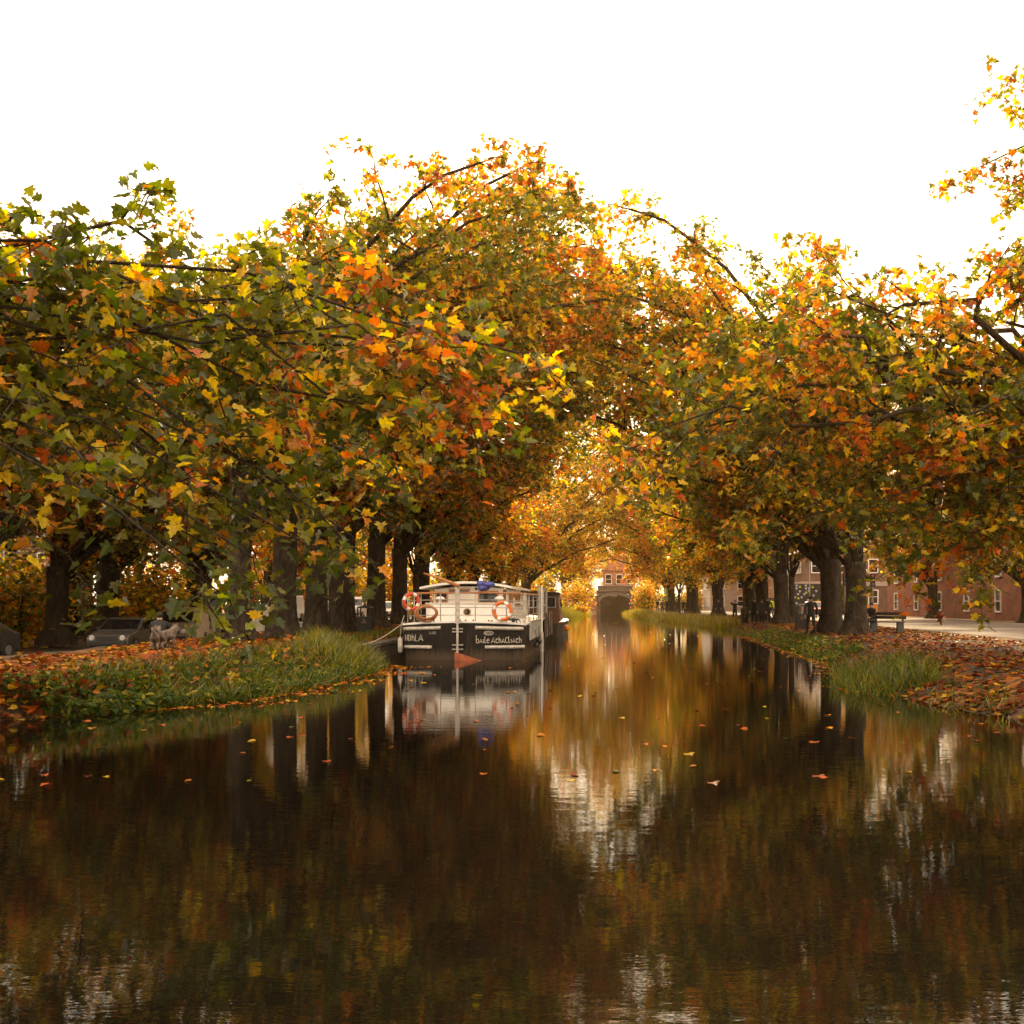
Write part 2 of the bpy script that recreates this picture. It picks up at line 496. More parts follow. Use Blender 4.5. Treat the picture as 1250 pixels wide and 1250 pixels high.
def trunk_tube(mb, r, h, lean, rnd, n=18):
    """Burly tapered trunk with a buttressed foot."""
    ph = [rnd.uniform(0, 6.28) for _ in range(4)]
    k = 14; vs, fs = [], []
    for i in range(k + 1):
        t = i / k; z = -0.35 + (h + .35) * t
        rr = r * (1 + .75 * math.exp(-max(z, 0) / .38) + .10 * math.exp(-((z - h) ** 2) / .8)) * (1 - .12 * t)
        cx, cy = lean[0] * t * t * h, lean[1] * t * t * h
        for j in range(n):
            a = 2 * math.pi * j / n
            lob = 1 + (.05 + .16 * math.exp(-max(z, 0) / .5)) * math.sin(3 * a + ph[0]) + .04 * math.sin(5 * a + ph[1] + z) + .03 * math.sin(2 * a + ph[2] + 1.7 * z) + rnd.uniform(-.012, .012)
            vs.append((cx + rr * lob * math.cos(a), cy + rr * lob * math.sin(a), z))
    for i in range(k):
        for j in range(n):
            j2 = (j + 1) % n
            fs.append((i * n + j, i * n + j2, (i + 1) * n + j2, (i + 1) * n + j))
    fs.append(tuple(k * n + j for j in range(n)))
    mb.add(vs, fs)
    return Vector((lean[0] * h, lean[1] * h, h))


def make_tree_meshes(seed, mix, height=19.0, r=.5, fork=3.4, nl=15, nsec=9, nter=8, per=20, off=5.0, rx=8.6, ry=6.8, size=.25, low=3.4, arch=5):
    rnd = random.Random(seed)
    sk = Skeleton(rnd)
    top = trunk_tube(sk.mb, r, fork, (rnd.uniform(.0, .05), rnd.uniform(-.04, .04)), rnd)
    # leader and limbs reach for points spread over the crown's envelope; +X is the canal side
    zc, rz = (height + low) / 2, (height - low) / 2 - .6
    gold = math.pi * (3 - 5 ** .5)
    for i in range(nl):
        u = 1 - 2 * (i + .5) / nl
        a = i * gold + rnd.uniform(-.3, .3)
        s = math.sqrt(1 - u * u)
        k = rnd.uniform(.62, .80)
        e = Vector((off + rx * k * s * math.cos(a), ry * k * s * math.sin(a), zc + rz * k * u))
        start = top + Vector((0, 0, -rnd.uniform(0, .5)))
        hor = Vector((e.x, e.y, 0)); hor = hor.normalized() if hor.length > .1 else Vector((1, 0, 0))
        start = start + hor * r * .4
        c = Vector((e.x * .40, e.y * .40, max(fork + (e.z - fork) * .62, fork + 1.6)))
        L = (e - start).length
        sk.limb(start, c, e, r * rnd.uniform(.34, .52), .05, nsec, nter, per, spread=2.9)
    for i in range(arch):      # long limbs arching out over the canal, high up
        e = Vector((off + rx * rnd.uniform(.55, .95), rnd.uniform(-4.5, 4.5), low + (height - low) * (.48 + .11 * i)))
        c = Vector((e.x * .35, e.y * .4, max(e.z * .95, fork + 3)))
        sk.limb(top, c, e, r * .4, .05, nsec, nter, per, spread=2.7)
    # inner fill near the fork so the row does not look hollow
    me_t = bpy.data.meshes.new('trunk')
    o = sk.mb.build('trunk', M['bark'], smooth=True)
    t2 = sk.tw
    tw = t2.build('twigs', M['bark'])
    # one mesh for trunk, limbs and twigs
    bm = bmesh.new(); bm.from_mesh(o.data); bm.from_mesh(tw.data)
    bm.to_mesh(me_t); bm.free(); me_t.materials.append(M['bark'])
    me_t.polygons.foreach_set('use_smooth', [True] * len(me_t.polygons))
    for q in (o, tw):
        d = q.data; bpy.data.objects.remove(q); bpy.data.meshes.remove(d)
    return me_t, sk.leaves(mix, size, 'mid')


def place_tree(meshes, x, y, rz, s, label, group, name='plane_tree', z=None, cat='tree', sz=None):
    t = empty(name, (x, y, ground_z(x, y) if z is None else z), rz)
    t.scale = (s, s, s if sz is None else sz)
    for nm, me in zip(('trunk', 'crown'), meshes):
        o = bpy.data.objects.new(nm, me); C.objects.link(o); o.parent = t
    return tag(t, label, cat, group)


# ------------------------------------------------------------------ terrain
XL = [(-80, -15), (0, -14), (12, -12.5), (15, -10.5), (18.2, -7.9), (21.3, -6.5), (28.2, -6.0), (31.5, -6.4), (33.5, -7.6), (76, -7.6), (92, -6.2), (110, -4.6), (130, -3.2), (165, -2.2), (190, -.3), (210, -.3), (420, -.5)]
XR = [(-80, 8), (0, 7.4), (15, 6.5), (20, 5.4), (23.4, 5.3), (27, 6.0), (33, 6.9), (44.8, 7.3), (60, 8.0), (75, 8.4), (92, 8.0), (113, 5.7), (140, 4.4), (168, 3.5), (190, 5.0), (210, 5.0), (420, 5.2)]


def interp(tab, y):
    return float(np.interp(y, [p[0] for p in tab], [p[1] for p in tab]))


def sstep(t):
    t = min(1, max(0, t)); return t * t * (3 - 2 * t)


BANK = .53


def ground_z(x, y, rough=True):
    l, r = interp(XL, y), interp(XR, y)
    quay = 1.0 if 33.6 < y < 76 else 0.0
    dl, dr = l - x, x - r
    if dl < 0 and dr < 0:
        d = max(dl, dr)
        return max(-1.2, -.12 + d * 1.2)
    d = max(dl, dr)
    w = 2.3 if dl > 0 else 2.6
    if dl > 0 and quay:
        w = .4
    z = -.12 + (BANK + .12) * sstep(d / w)
    if rough:
        f = sstep(d / 1.0)
        z += f * (.045 * math.sin(1.1 * x + .7 * y) * math.sin(.53 * y - .4 * x) + .03 * math.sin(2.7 * x + 1.9 * y))
    if x < -15.0:
        drop = sstep((-15.0 - x) / 1.8) * (1 - sstep((y - 60) / 14))
        base = z if not rough else BANK
        z = z * (1 - sstep((-15 - x) / 1.8)) + sstep((-15 - x) / 1.8) * (BANK - .75 * (1 - sstep((y - 60) / 14)))
    if x > 14.0:
        z = z * (1 - sstep((x - 14) / 1.0)) + BANK * sstep((x - 14) / 1.0)
    return z


def grid_sheet(name, xs, ys, mat, zf, kind='structure'):
    nx, ny = len(xs), len(ys)
    vs = [(x, y, zf(x, y)) for y in ys for x in xs]
    fs = [(j * nx + i, j * nx + i + 1, (j + 1) * nx + i + 1, (j + 1) * nx + i) for j in range(ny - 1) for i in range(nx - 1)]
    me = bpy.data.meshes.new(name); me.from_pydata(vs, [], fs); me.materials.append(mat)
    me.polygons.foreach_set('use_smooth', [True] * len(fs))
    o = bpy.data.objects.new(name, me); C.objects.link(o); o['kind'] = kind
    return o


def ground_material():
    m, nt, out = new_mat('leaf_strewn_earth')
    b = nt.nodes.new('ShaderNodeBsdfPrincipled'); b.inputs['Roughness'].default_value = .95; b.inputs['Specular IOR Level'].default_value = .2
    tc = nt.nodes.new('ShaderNodeTexCoord')
    vo = nt.nodes.new('ShaderNodeTexVoronoi'); vo.inputs['Scale'].default_value = 6.5
    nt.links.new(tc.outputs['Object'], vo.inputs['Vector'])
    rp = nt.nodes.new('ShaderNodeValToRGB'); cr = rp.color_ramp
    cr.elements[0].color = (.040, .026, .016, 1); cr.elements[1].color = (.30, .085, .018, 1)
    for p, c in ((.35, (.075, .042, .018, 1)), (.6, (.16, .060, .018, 1)), (.8, (.22, .11, .022, 1))):
        e = cr.elements.new(p); e.color = c
    sp = nt.nodes.new('ShaderNodeSeparateColor'); nt.links.new(vo.outputs['Color'], sp.inputs[0]); nt.links.new(sp.outputs[0], rp.inputs['Fac'])
    nz = nt.nodes.new('ShaderNodeTexNoise'); nz.inputs['Scale'].default_value = .55; nz.inputs['Detail'].default_value = 6
    nt.links.new(tc.outputs['Object'], nz.inputs['Vector'])
    r2 = nt.nodes.new('ShaderNodeValToRGB'); r2.color_ramp.elements[0].position = .42; r2.color_ramp.elements[1].position = .62
    nt.links.new(nz.outputs['Fac'], r2.inputs['Fac'])
    mx = nt.nodes.new('ShaderNodeMix'); mx.data_type = 'RGBA'; mx.inputs['A'].default_value = (.045, .034, .024, 1)
    nt.links.new(r2.outputs['Color'], mx.inputs['Factor']); nt.links.new(rp.outputs['Color'], mx.inputs['B'])
    bp = nt.nodes.new('ShaderNodeBump'); bp.inputs['Strength'].default_value = .7; bp.inputs['Distance'].default_value = .05
    nt.links.new(sp.outputs[1], bp.inputs['Height']); nt.links.new(bp.outputs['Normal'], b.inputs['Normal'])
    nt.links.new(mx.outputs['Result'], b.inputs['Base Color'])
    nt.links.new(b.outputs[0], out.inputs['Surface'])
    return m


def arange(a, b, s):
    n = max(1, int(round((b - a) / s))); return [a + (b - a) * i / n for i in range(n + 1)]


xs = arange(-420, -60, 40)[:-1] + arange(-60, -24, 3)[:-1] + arange(-24, -12, .6)[:-1] + arange(-12, 10, .22)[:-1] + arange(10, 18, .5)[:-1] + arange(18, 60, 3)[:-1] + arange(60, 420, 40)
ys = arange(-80, 10, 3)[:-1] + arange(10, 50, .4)[:-1] + arange(50, 110, .9)[:-1] + arange(110, 215, 2)[:-1] + arange(215, 260, 6)[:-1] + arange(260, 700, 40)
grid_sheet('ground', xs, ys, ground_material(), ground_z)


def water_material():
    m, nt, out = new_mat('canal_water')
    b = nt.nodes.new('ShaderNodeBsdfPrincipled')
    b.inputs['Base Color'].default_value = (.006, .005, .0035, 1); b.inputs['Roughness'].default_value = .02; b.inputs['IOR'].default_value = 1.36
    tc = nt.nodes.new('ShaderNodeTexCoord'); mp = nt.nodes.new('ShaderNodeMapping'); mp.inputs['Scale'].default_value = (1.0, 2.2, 1)
    nt.links.new(tc.outputs['Object'], mp.inputs[0])
    n1 = nt.nodes.new('ShaderNodeTexNoise'); n1.inputs['Scale'].default_value = 2.2; n1.inputs['Detail'].default_value = 3
    n2 = nt.nodes.new('ShaderNodeTexNoise'); n2.inputs['Scale'].default_value = 14; n2.inputs['Detail'].default_value = 2
    for n in (n1, n2):
        nt.links.new(mp.outputs[0], n.inputs['Vector'])
    ad = nt.nodes.new('ShaderNodeMath'); ad.operation = 'MULTIPLY_ADD'; ad.inputs[1].default_value = .16
    nt.links.new(n2.outputs['Fac'], ad.inputs[0]); nt.links.new(n1.outputs['Fac'], ad.inputs[2])
    bp = nt.nodes.new('ShaderNodeBump'); bp.inputs['Strength'].default_value = .032; bp.inputs['Distance'].default_value = .05
    nt.links.new(ad.outputs[0], bp.inputs['Height']); nt.links.new(bp.outputs['Normal'], b.inputs['Normal'])
    nt.links.new(b.outputs[0], out.inputs['Surface'])
    return m


grid_sheet('canal_water', [-19, -8, 0, 12], arange(-80, 300, 20), water_material(), lambda x, y: 0.0)
grid_sheet('road', arange(-23.5, -17.2, .9), arange(-60, 60, 4) + arange(62, 80, 2) + arange(84, 260, 8), M['asphalt'], lambda x, y: ground_z(x, y, False) + .012)
grid_sheet('pavement', arange(15.5, 27, 2), arange(-60, 260, 8), M['paving'], lambda x, y: BANK + .008)
grid_sheet('towpath', arange(10.0, 13.6, .6), arange(62, 170, 1.5), principled('trodden_earth_path', (.10, .062, .045), .95, var=.3, scale=1.4, bump=.2), lambda x, y: ground_z(x, y) + .008)

# ------------------------------------------------------------------ planting
V_green = make_tree_meshes(3, 'mixed', height=19.5)
V_mixed = make_tree_meshes(5, 'mixed', height=18.8, per=15)
V_orange = make_tree_meshes(8, 'orange', height=20, per=14)
V_gold = make_tree_meshes(13, 'gold', height=19.5, per=14)
V_hi = make_tree_meshes(43, 'mixed', height=19.5, fork=4.8, low=5.6, per=15)
V_hio = make_tree_meshes(47, 'orange', height=19.5, fork=5.2, low=6.0, per=14)
V_far = make_tree_meshes(17, 'gold', height=17.5, off=.5, rx=6.0, arch=0, nl=17, per=13)
V_fao = make_tree_meshes(19, 'orange', height=17, off=.5, rx=6.0, arch=0, nl=17, per=13)
V_slim = make_tree_meshes(21, 'gold', height=9.5, r=.19, fork=3.0, nl=3, nsec=4, nter=5, per=20, off=.5, rx=2.6, ry=2.6, low=3.2)

GL, GR = 'plane trees along the left bank', 'plane trees along the right bank'
far_l = 'far plane tree of the left bank row with gold foliage, beyond the barge'
far_r = 'far plane tree of the right bank row with yellow and orange foliage near the bridge'
left_row = [
    (-12.7, 37.2, V_hi, .84, -.1, 'leaf-screened plane tree with a long low limb, just behind the dark standing walker'),
    (-12.0, 40.2, V_hio, .92, .2, 'thickest plane trunk on the left bank, beside the red leaf carpet'),
    (-11.7, 43.5, V_hi, .92, -.3, 'second broad dark plane trunk from the leaf carpet, above the tall weeds'),
    (-11.6, 47.0, V_hi, .94, .35, 'brown plane trunk directly behind the tall grass clump on the left bank'),
    (-12.2, 50.5, V_hio, .97, 0, 'plane trunk touching the black litter bin on its near side'),
    (-12.1, 57.0, V_hi, 1.0, .15, 'forked plane trunk between the black litter bin and the white barge'),
    (-12.2, 64.0, V_hi, .95, -.2, 'slim-waisted plane trunk right at the stern rail of the white barge'),
    (-12.3, 73, V_hi, 1.0, .1, far_l), (-11.8, 83, V_fao, 1.0, -.25, far_l), (-11.5, 94, V_far, .98, .2, far_l),
    (-10.8, 106, V_fao, 1.0, 0, far_l), (-10.2, 119, V_far, 1.05, .3, far_l), (-9.6, 134, V_gold, 1.28, -.2, far_l),
]
right_row = [
    (10.75, 45.2, V_orange, .90, .1, 'dark plane trunk nearest the right edge, close beside the candelabra plane tree'),
    (10.45, 48.5, V_green, .96, -.15, 'candelabra plane tree with low spreading limbs behind the striding man'),
    (11.45, 68, V_mixed, .94, .2, 'broad plane trunk between the couple and the triangle hoarding'),
    (11.35, 75.5, V_fao, .98, -.1, 'plane trunk directly behind the walking couple'),
    (11.9, 86, V_fao, 1.0, .25, 'plane trunk beside the small litter bin and the woman with raised arms'),
    (12.3, 90, V_far, .85, 0, far_r), (11.2, 103, V_fao, 1.08, -.3, far_r), (12.0, 109, V_far, .8, .2, far_r),
    (11.0, 127, V_fao, 1.05, .1, far_r), (11.6, 139, V_gold, 1.28, -.2, far_r), (10.0, 154, V_gold, 1.15, .15, far_r),
]
for x, y, v, s, a, lab in left_row:
    place_tree(v, x, y, a, s, lab, GL)
for x, y, v, s, a, lab in right_row:
    place_tree(v, x, y, math.pi + a, s, lab, GR)
back = 'golden tree closing the view over the brick house behind the bridge'
for x, y, s, a in ((-7.6, 213, 1.3, 0), (13.2, 216, 1.3, math.pi), (-14, 205, .9, .3), (18, 204, .95, 2.8), (-6, 262, 1.25, 0), (13, 268, 1.25, math.pi), (3, 300, 1.35, .4)):
    place_tree(V_far, x, y, a, s, back, 'trees beyond the bridge', z=BANK)
road_l = 'dense yellow green tree on the far side of the left road'
for x, y, v, s, a in ((-25.8, 42, V_mixed, .92, .3), (-25.6, 50, V_green, .98, .1), (-26, 56, V_mixed, 1.1, .5), (-29, 46, V_green, 1.1, 2), (-26, 68, V_gold, 1.1, 1), (-27, 36, V_mixed, 1.05, 2.2), (-31, 62, V_green, .82, 1), (-29, 78, V_gold, .85, 2), (-30, 95, V_mixed, .9, 0), (-36, 52, V_mixed, .8, 2.5), (-28, 114, V_gold, .9, 1.4)):
    place_tree(v, x, y, a, s, road_l, 'trees across the left road', z=BANK - .3)
road_r = 'tall autumn tree beyond the pavement on the right, in front of the brick terrace'
for x, y, v, s, a in ((28.5, 54, V_mixed, .85, 2), (28, 70, V_green, .85, 3), (28, 90, V_orange, .85, 2.6)):
    place_tree(v, x, y, a, s, road_r, 'trees beyond the right pavement')
for x, y, v, s, a in ((31, 152, V_far, 1.35, 2), (40, 154, V_far, 1.3, 3), (23, 164, V_far, 1.25, 1)):
    place_tree(v, x, y, a, s, 'tall golden tree rising behind the brown brick building on the right', 'trees behind the brown brick building', z=BANK)
near = 'plane tree added around the viewpoint to shade the near boughs'  # added mostly out of frame, to darken the near boughs and the edges
for x, y, v, a in ((-16, 2, V_mixed, .2), (16.5, 17, V_fao, 2.8), (-17, -12, V_green, 0), (16.5, -4, V_mixed, 3)):
    place_tree(v, x, y, a, 1.0, near, 'shade trees added around the viewpoint', z=BANK)
place_tree(V_slim, 12.2, 68.6, .3, 1.0, 'slender young tree beside the black hoarding with triangles', None, 'young_tree')
place_tree(V_slim, 8.7, 120, 1.2, .8, 'thin sapling trunk rising from the yellow reeds beside two far walkers', None, 'young_tree')
place_tree(V_slim, -12.4, 71, 2.2, 1.0, 'thin dark sapling above the left end of the barge roof', None, 'young_tree')


def bough_tree(seed, x, y, r, fork, targets, mix, size, tmpl, label, group, spread, ter, nsec, nter, per, rl, sprigs=(), mains=()):
    rnd = random.Random(seed)
    sk = Skeleton(rnd)
    top = trunk_tube(sk.mb, r, fork, (0, 0), rnd) + Vector((0, 0, -.2))
    o = Vector((x, y, BANK if y > 15 else .2))
    for p, _ in targets:
        e = p - o
        c = Vector((e.x * .45, e.y * .45, max(fork, e.z) + (2.0 if e.z > fork - 1 else 1.1)))
        sk.limb(top, c, e, rl * rnd.uniform(.6, 1.2), .018, nsec, nter, per, spread=spread, ter=ter, droop=.45, first=.12, wb=.75)
    for p, q in mains:
        sk.limb(top, q - o, p - o, .26, .045, 5, 5, 8, spread=1.5, ter=.8, first=.35, wb=.3)
    for p in sprigs:       # single drooping twigs, thinly leaved
        e = p - o
        c = Vector((e.x * .55, e.y * .6, max(fork, e.z) + 1.6))
        sk.limb(top, c, e, .035, .010, 4, 4, 5, spread=.55, ter=.4, droop=.35, first=.55, wb=.5)
    t = empty('plane_tree', o)
    ob = sk.mb.build('trunk', M['bark'], t, smooth=True)
    w = sk.tw.build('twigs', M['bark'])
    bm = bmesh.new(); bm.from_mesh(ob.data); bm.from_mesh(w.data); bm.to_mesh(ob.data); bm.free()
    d = w.data; bpy.data.objects.remove(w); bpy.data.meshes.remove(d)
    me = sk.leaves(mix, size, tmpl, .12)
    cr = bpy.data.objects.new('crown', me); C.objects.link(cr); cr.parent = t
    return tag(t, label, 'tree', group)


rb = random.Random(4)
tl = []
lowl = lambda px: np.interp(px, [-150, 178, 300, 440, 560, 640], [590, 630, 605, 585, 560, 530])
for i in range(26):
    px = rb.uniform(40, 640) if i > 5 else rb.uniform(-120, 90)
    py = rb.uniform(400, lowl(px) - 25)
    d = rb.uniform(12.5, 18)
    tl.append((at(px, py, d), (0, 0)))
sprigs = [at(*q) for q in ((215, 668, 11.8), (288, 726, 10.8), (322, 690, 11.6), (250, 655, 12.5), (376, 655, 12.4), (440, 640, 13), (85, 672, 11.8))]
for i in range(12):  # extra limbs added out of frame to cast shade on the left trunks
    tl.append((Vector((rb.uniform(-23, -10.5), rb.uniform(7, 19), rb.uniform(8, 16))), 0))
bough_tree(31, -15.2, 10.5, .55, 4.2, tl, 'green', .168, 'fine', 'nearest plane tree on the left, its big-leaved boughs hanging low over the water', GL, 1.1, .6, 11, 6, 13, .045, sprigs)
tr = []
for i in range(24):
    px = rb.uniform(800, 1230)
    py = rb.uniform(350, np.interp(px, [800, 900, 1000, 1250], [520, 600, 640, 660]))
    tr.append((at(px, py, rb.uniform(23, 31)), (0, 0)))
for q in ((905, 440, 26), (930, 405, 27), (880, 520, 27), (1040, 620, 26), (1110, 660, 25), (1180, 640, 26)):
    tr.append((at(*q), (0, 0)))
for i in range(12):  # more limbs added beyond the frame edge, shading the right trunks
    tr.append((Vector((rb.uniform(11.5, 20), rb.uniform(22, 33), rb.uniform(8, 16))), 0))
mains = [(at(905, 440, 27), at(1030, 355, 27)), (at(925, 402, 28), at(1090, 380, 28)), (at(1000, 520, 26), at(1120, 420, 26))]
bough_tree(37, 14.0, 28, .6, 4.0, tr, 'mixed', .20, 'mid', 'near plane tree at the right edge with long dark arching limbs over the canal', GR, 1.9, .85, 9, 7, 13, .15, mains=mains)


# bushes and climbing growth by the bridge
def bush(x, y, rx, ry, h, n, mix, label, group=None, name='bush', size=.2):
    rnd = random.Random(int(x * 31 + y))
    t = empty(name, (x, y, ground_z(x, y)))
    mb = MB(); pos = []; cl = []
    for i in range(14):
        a = rnd.uniform(0, 6.28); rr = math.sqrt(rnd.random())
        e = Vector((rx * rr * math.cos(a), ry * rr * math.sin(a), h * rnd.uniform(.45, 1) * math.sqrt(max(.1, 1 - .7 * rr * rr))))
        pts = bez(Vector((e.x * .1, e.y * .1, -.1)), Vector((e.x * .3, e.y * .3, e.z * .7)), e, 4)
        mb.tube(pts, [.05, .04, .03, .02, .01], 5)
        for k in range(n // 14):
            u = rnd.uniform(.35, 1.05); p = pts[min(3, int(u * 4))].lerp(pts[min(4, int(u * 4) + 1)], .5)
            pos.append(tuple(p + Vector((rnd.gauss(0, .28 * rx), rnd.gauss(0, .28 * ry), rnd.gauss(0, .16 * h))))); cl.append(i)
    mb.build('stems', M['bark'], t)
    pos = np.array(pos); pos[:, 2] = np.maximum(pos[:, 2], .05)
    X, Y, Z = leaf_frames(len(pos))
    tv, tf = leaf_template('low')
    stamp_mesh('foliage', tv, tf, pos, X, Y, Z, size * rng.uniform(.6, 1.3, len(pos)), leaf_colours(len(pos), mix, np.array(cl)), M['leaf'], t)
    return tag(t, label, 'bush', group)


gb = 'bushes behind the barge and left trunks'
for k, (x, y, h) in enumerate(((-14.5, 104, 6), (-16.5, 116, 6.5), (-13, 128, 5.5), (-10.5, 146, 6), (-9, 165, 6), (-19.5, 108, 6))):
    bush(x, y, 2.6, 2.4, h, 2300, 'gold' if k % 2 else 'mixed', 'big yellow green bush far behind the white barge on the left bank', gb, size=.3)
for k, (x, y, h) in enumerate(((-25.5, 60.5, 5), (-29, 62, 5.6), (-33, 63, 5.2), (-37, 64, 5.8), (-27.5, 50, 4.6), (-31.5, 47, 5), (-34, 54, 5.4))):
    bush(x, y, 2.4, 2.0, h, 2000, 'green' if k % 2 else 'gold', 'leafy olive and yellow bush across the left road behind the vans', 'bushes across the left road', size=.24)
for k, (x, y, h) in enumerate(((17, 190, 6), (23, 196, 7), (14, 180, 4.5))):
    bush(x, y, 3, 2.4, h, 1800, 'gold', 'golden bush far right of the canal bridge behind the trunks', 'bushes right of the bridge', size=.3)
for k, (x, h) in enumerate(((-20, 6), (-24, 6.5), (-28.5, 6.2), (-33, 6.8), (-38, 6.4), (-43, 6.8))):
    bush(x, 98 + 2 * (k % 2), 3, 2.2, h, 1900, 'mixed' if k % 2 else 'gold', 'big yellow bush closing the far end of the left road behind the white vehicles', 'bushes at the end of the left road', size=.3)
for x, h in ((-3.0, 7.6), (8.4, 7.4)):
    bush(x, 207.5, 2.8, 1.6, h, 2600, 'gold', 'tall golden bush rising just behind one end of the bridge parapet', 'bushes behind the bridge', size=.34)
bush(-4.6, 178, 3.0, 2.5, 5.6, 2600, 'gold', 'tall yellow green bush against the left side of the canal bridge', size=.3)
bush(-3.2, 150, 1.6, 2.2, 1.8, 900, 'gold', 'low yellow bush at the water in front of the bridge left abutment', size=.25)
bush(7.6, 172, 2.6, 2.5, 4.8, 2400, 'gold', 'tall green gold bush hanging over the right half of the bridge arch', size=.3)
bush(11.0, 178, 2.4, 2.2, 3.6, 1500, 'green', 'dark green bush right of the red brick bridge abutment', size=.28)


def blade_template():
    vs, w = [], [.5, .46, .34, .0]
    ys_ = [0, .4, .75, 1.0]; zs = [0, .05, .22, .5]
    for i in range(3):
        vs += [(-w[i], ys_[i], zs[i]), (w[i], ys_[i], zs[i])]
    vs.append((0, ys_[3], zs[3]))
    return np.array(vs), [[0, 1, 3, 2], [2, 3, 5, 4], [4, 5, 6]]


GREENS = np.array([(.040, .068, .010), (.080, .105, .013), (.17, .17, .018), (.32, .25, .028), (.27, .12, .022)])


def blades(name, pts, h, w, label=None, pal=(.3, .3, .2, .12, .08), lean=.35):
    n = len(pts)
    ang = rng.uniform(0, 2 * math.pi, n)
    Y = norm(np.stack([rng.normal(0, lean, n), rng.normal(0, lean, n), np.ones(n)], 1))
    X = np.stack([np.cos(ang), np.sin(ang), np.zeros(n)], 1); X = norm(X - Y * (X * Y).sum(1, keepdims=True))
    Z = np.cross(X, Y)
    hh = h * rng.uniform(.5, 1.25, n)
    col = GREENS[rng.choice(5, n, p=np.array(pal) / sum(pal))] * rng.uniform(.7, 1.3, (n, 1))
    tv, tf = blade_template()
    o = stamp_mesh(name, tv, tf, pts, X, Y, Z, np.stack([np.full(n, w), hh, hh], 1), col, M['grass'])
    o['kind'] = 'stuff'
    return o


def bank_points(n, side, y0, y1, d0, d1, clumpy=0.0, bias=1.0):
    out = []
    while len(out) < n:
        y = y0 + (y1 - y0) * random.random() ** bias
        if clumpy and math.sin(y * 1.7 + side) * math.sin(y * .63 + 2 * side) + random.uniform(-1, 1) < clumpy - 1:
            continue
        d = random.uniform(d0, d1)
        x = interp(XL, y) - d if side < 0 else interp(XR, y) + d
        out.append((x, y, ground_z(x, y) - .02))
    return np.array(out)


blades('bank_grass', bank_points(15000, -1, 19, 33.3, .0, 2.1), .42, .018)
blades('tall_grass', bank_points(3800, -1, 26.5, 33.2, .3, 1.9), .68, .016, pal=(.2, .3, .3, .2, .1))
blades('towpath_grass', bank_points(5000, -1, 34, 76, .3, 2.2), .25, .02)
blades('reeds', bank_points(13000, 1, 76, 172, -.5, 1.6), .72, .035, pal=(.03, .12, .38, .40, .07))
blades('bank_grass', bank_points(1700, 1, 46, 80, -.1, 1.1, .5), .24, .02, pal=(.25, .3, .25, .15, .1))
blades('tall_grass', bank_points(2200, 1, 21.5, 25.5, -.25, 1.6), .62, .014, pal=(.3, .35, .25, .1, .05), lean=.5)
blades('bank_grass', bank_points(1300, 1, 10, 36, .0, 1.5, .4), .24, .018)
blades('reeds', bank_points(7000, -1, 78, 170, -.4, 2.2), .9, .035, pal=(.03, .12, .38, .40, .07))

# lance leaves of the low undergrowth on the left slope
def undergrowth(name, pts, size, pal):
    n = len(pts)
    Y = norm(np.stack([rng.normal(.5, .5, n), rng.normal(-.5, .5, n), rng.normal(-.15, .4, n)], 1))
    Z = norm(rng.normal(0, .4, (n, 3)) + np.array([0, -.2, 1.0])); Z = norm(Z - Y * (Z * Y).sum(1, keepdims=True)); X = np.cross(Y, Z)
    tv = np.array([(0, 0, 0), (.22, .3, .05), (.16, .7, .02), (0, 1, -.15), (-.16, .7, .02), (-.22, .3, .05), (0, .5, 0)])
    col = GREENS[rng.choice(5, n, p=np.array(pal) / sum(pal))] * rng.uniform(.7, 1.3, (n, 1))
    o = stamp_mesh(name, tv, [[0, 1, 2, 3, 6], [0, 6, 3, 4, 5]], pts, X, Y, Z, size * rng.uniform(.6, 1.3, n), col, M['grass'])
    o['kind'] = 'stuff'


up = bank_points(6500, -1, 17.5, 32, .05, 1.6, bias=1.2); up[:, 2] += rng.uniform(.03, .38, len(up))
undergrowth('undergrowth', up, .17, (.5, .32, .12, .04, .02))
up = bank_points(2200, 1, 34, 60, .1, 1.6, .6); up[:, 2] += rng.uniform(.03, .3, len(up))
undergrowth('undergrowth', up, .18, (.4, .35, .15, .07, .03))

# fallen leaves: on the banks and drifting on the water
def litter(name, pts, size, flat=.25, tone=1.0, mix=(.02, .03, .05, .16, .27, .27, .20)):
    n = len(pts)
    Z = norm(np.stack([rng.normal(0, flat, n), rng.normal(0, flat, n), np.ones(n)], 1))
    Y = rng.normal(size=(n, 3)); Y = norm(Y - Z * (Y * Z).sum(1, keepdims=True)); X = np.cross(Y, Z)
    col = PAL[rng.choice(7, n, p=np.array(mix) / sum(mix))] * rng.uniform(.5, 1.05, (n, 1)) * np.array([.85, .8, .9]) * tone
    tv, tf = leaf_template('low')
    o = stamp_mesh(name, tv, tf, pts, X, Y, Z, size * rng.uniform(.6, 1.25, n), col, M['litter'])
    o['kind'] = 'stuff'


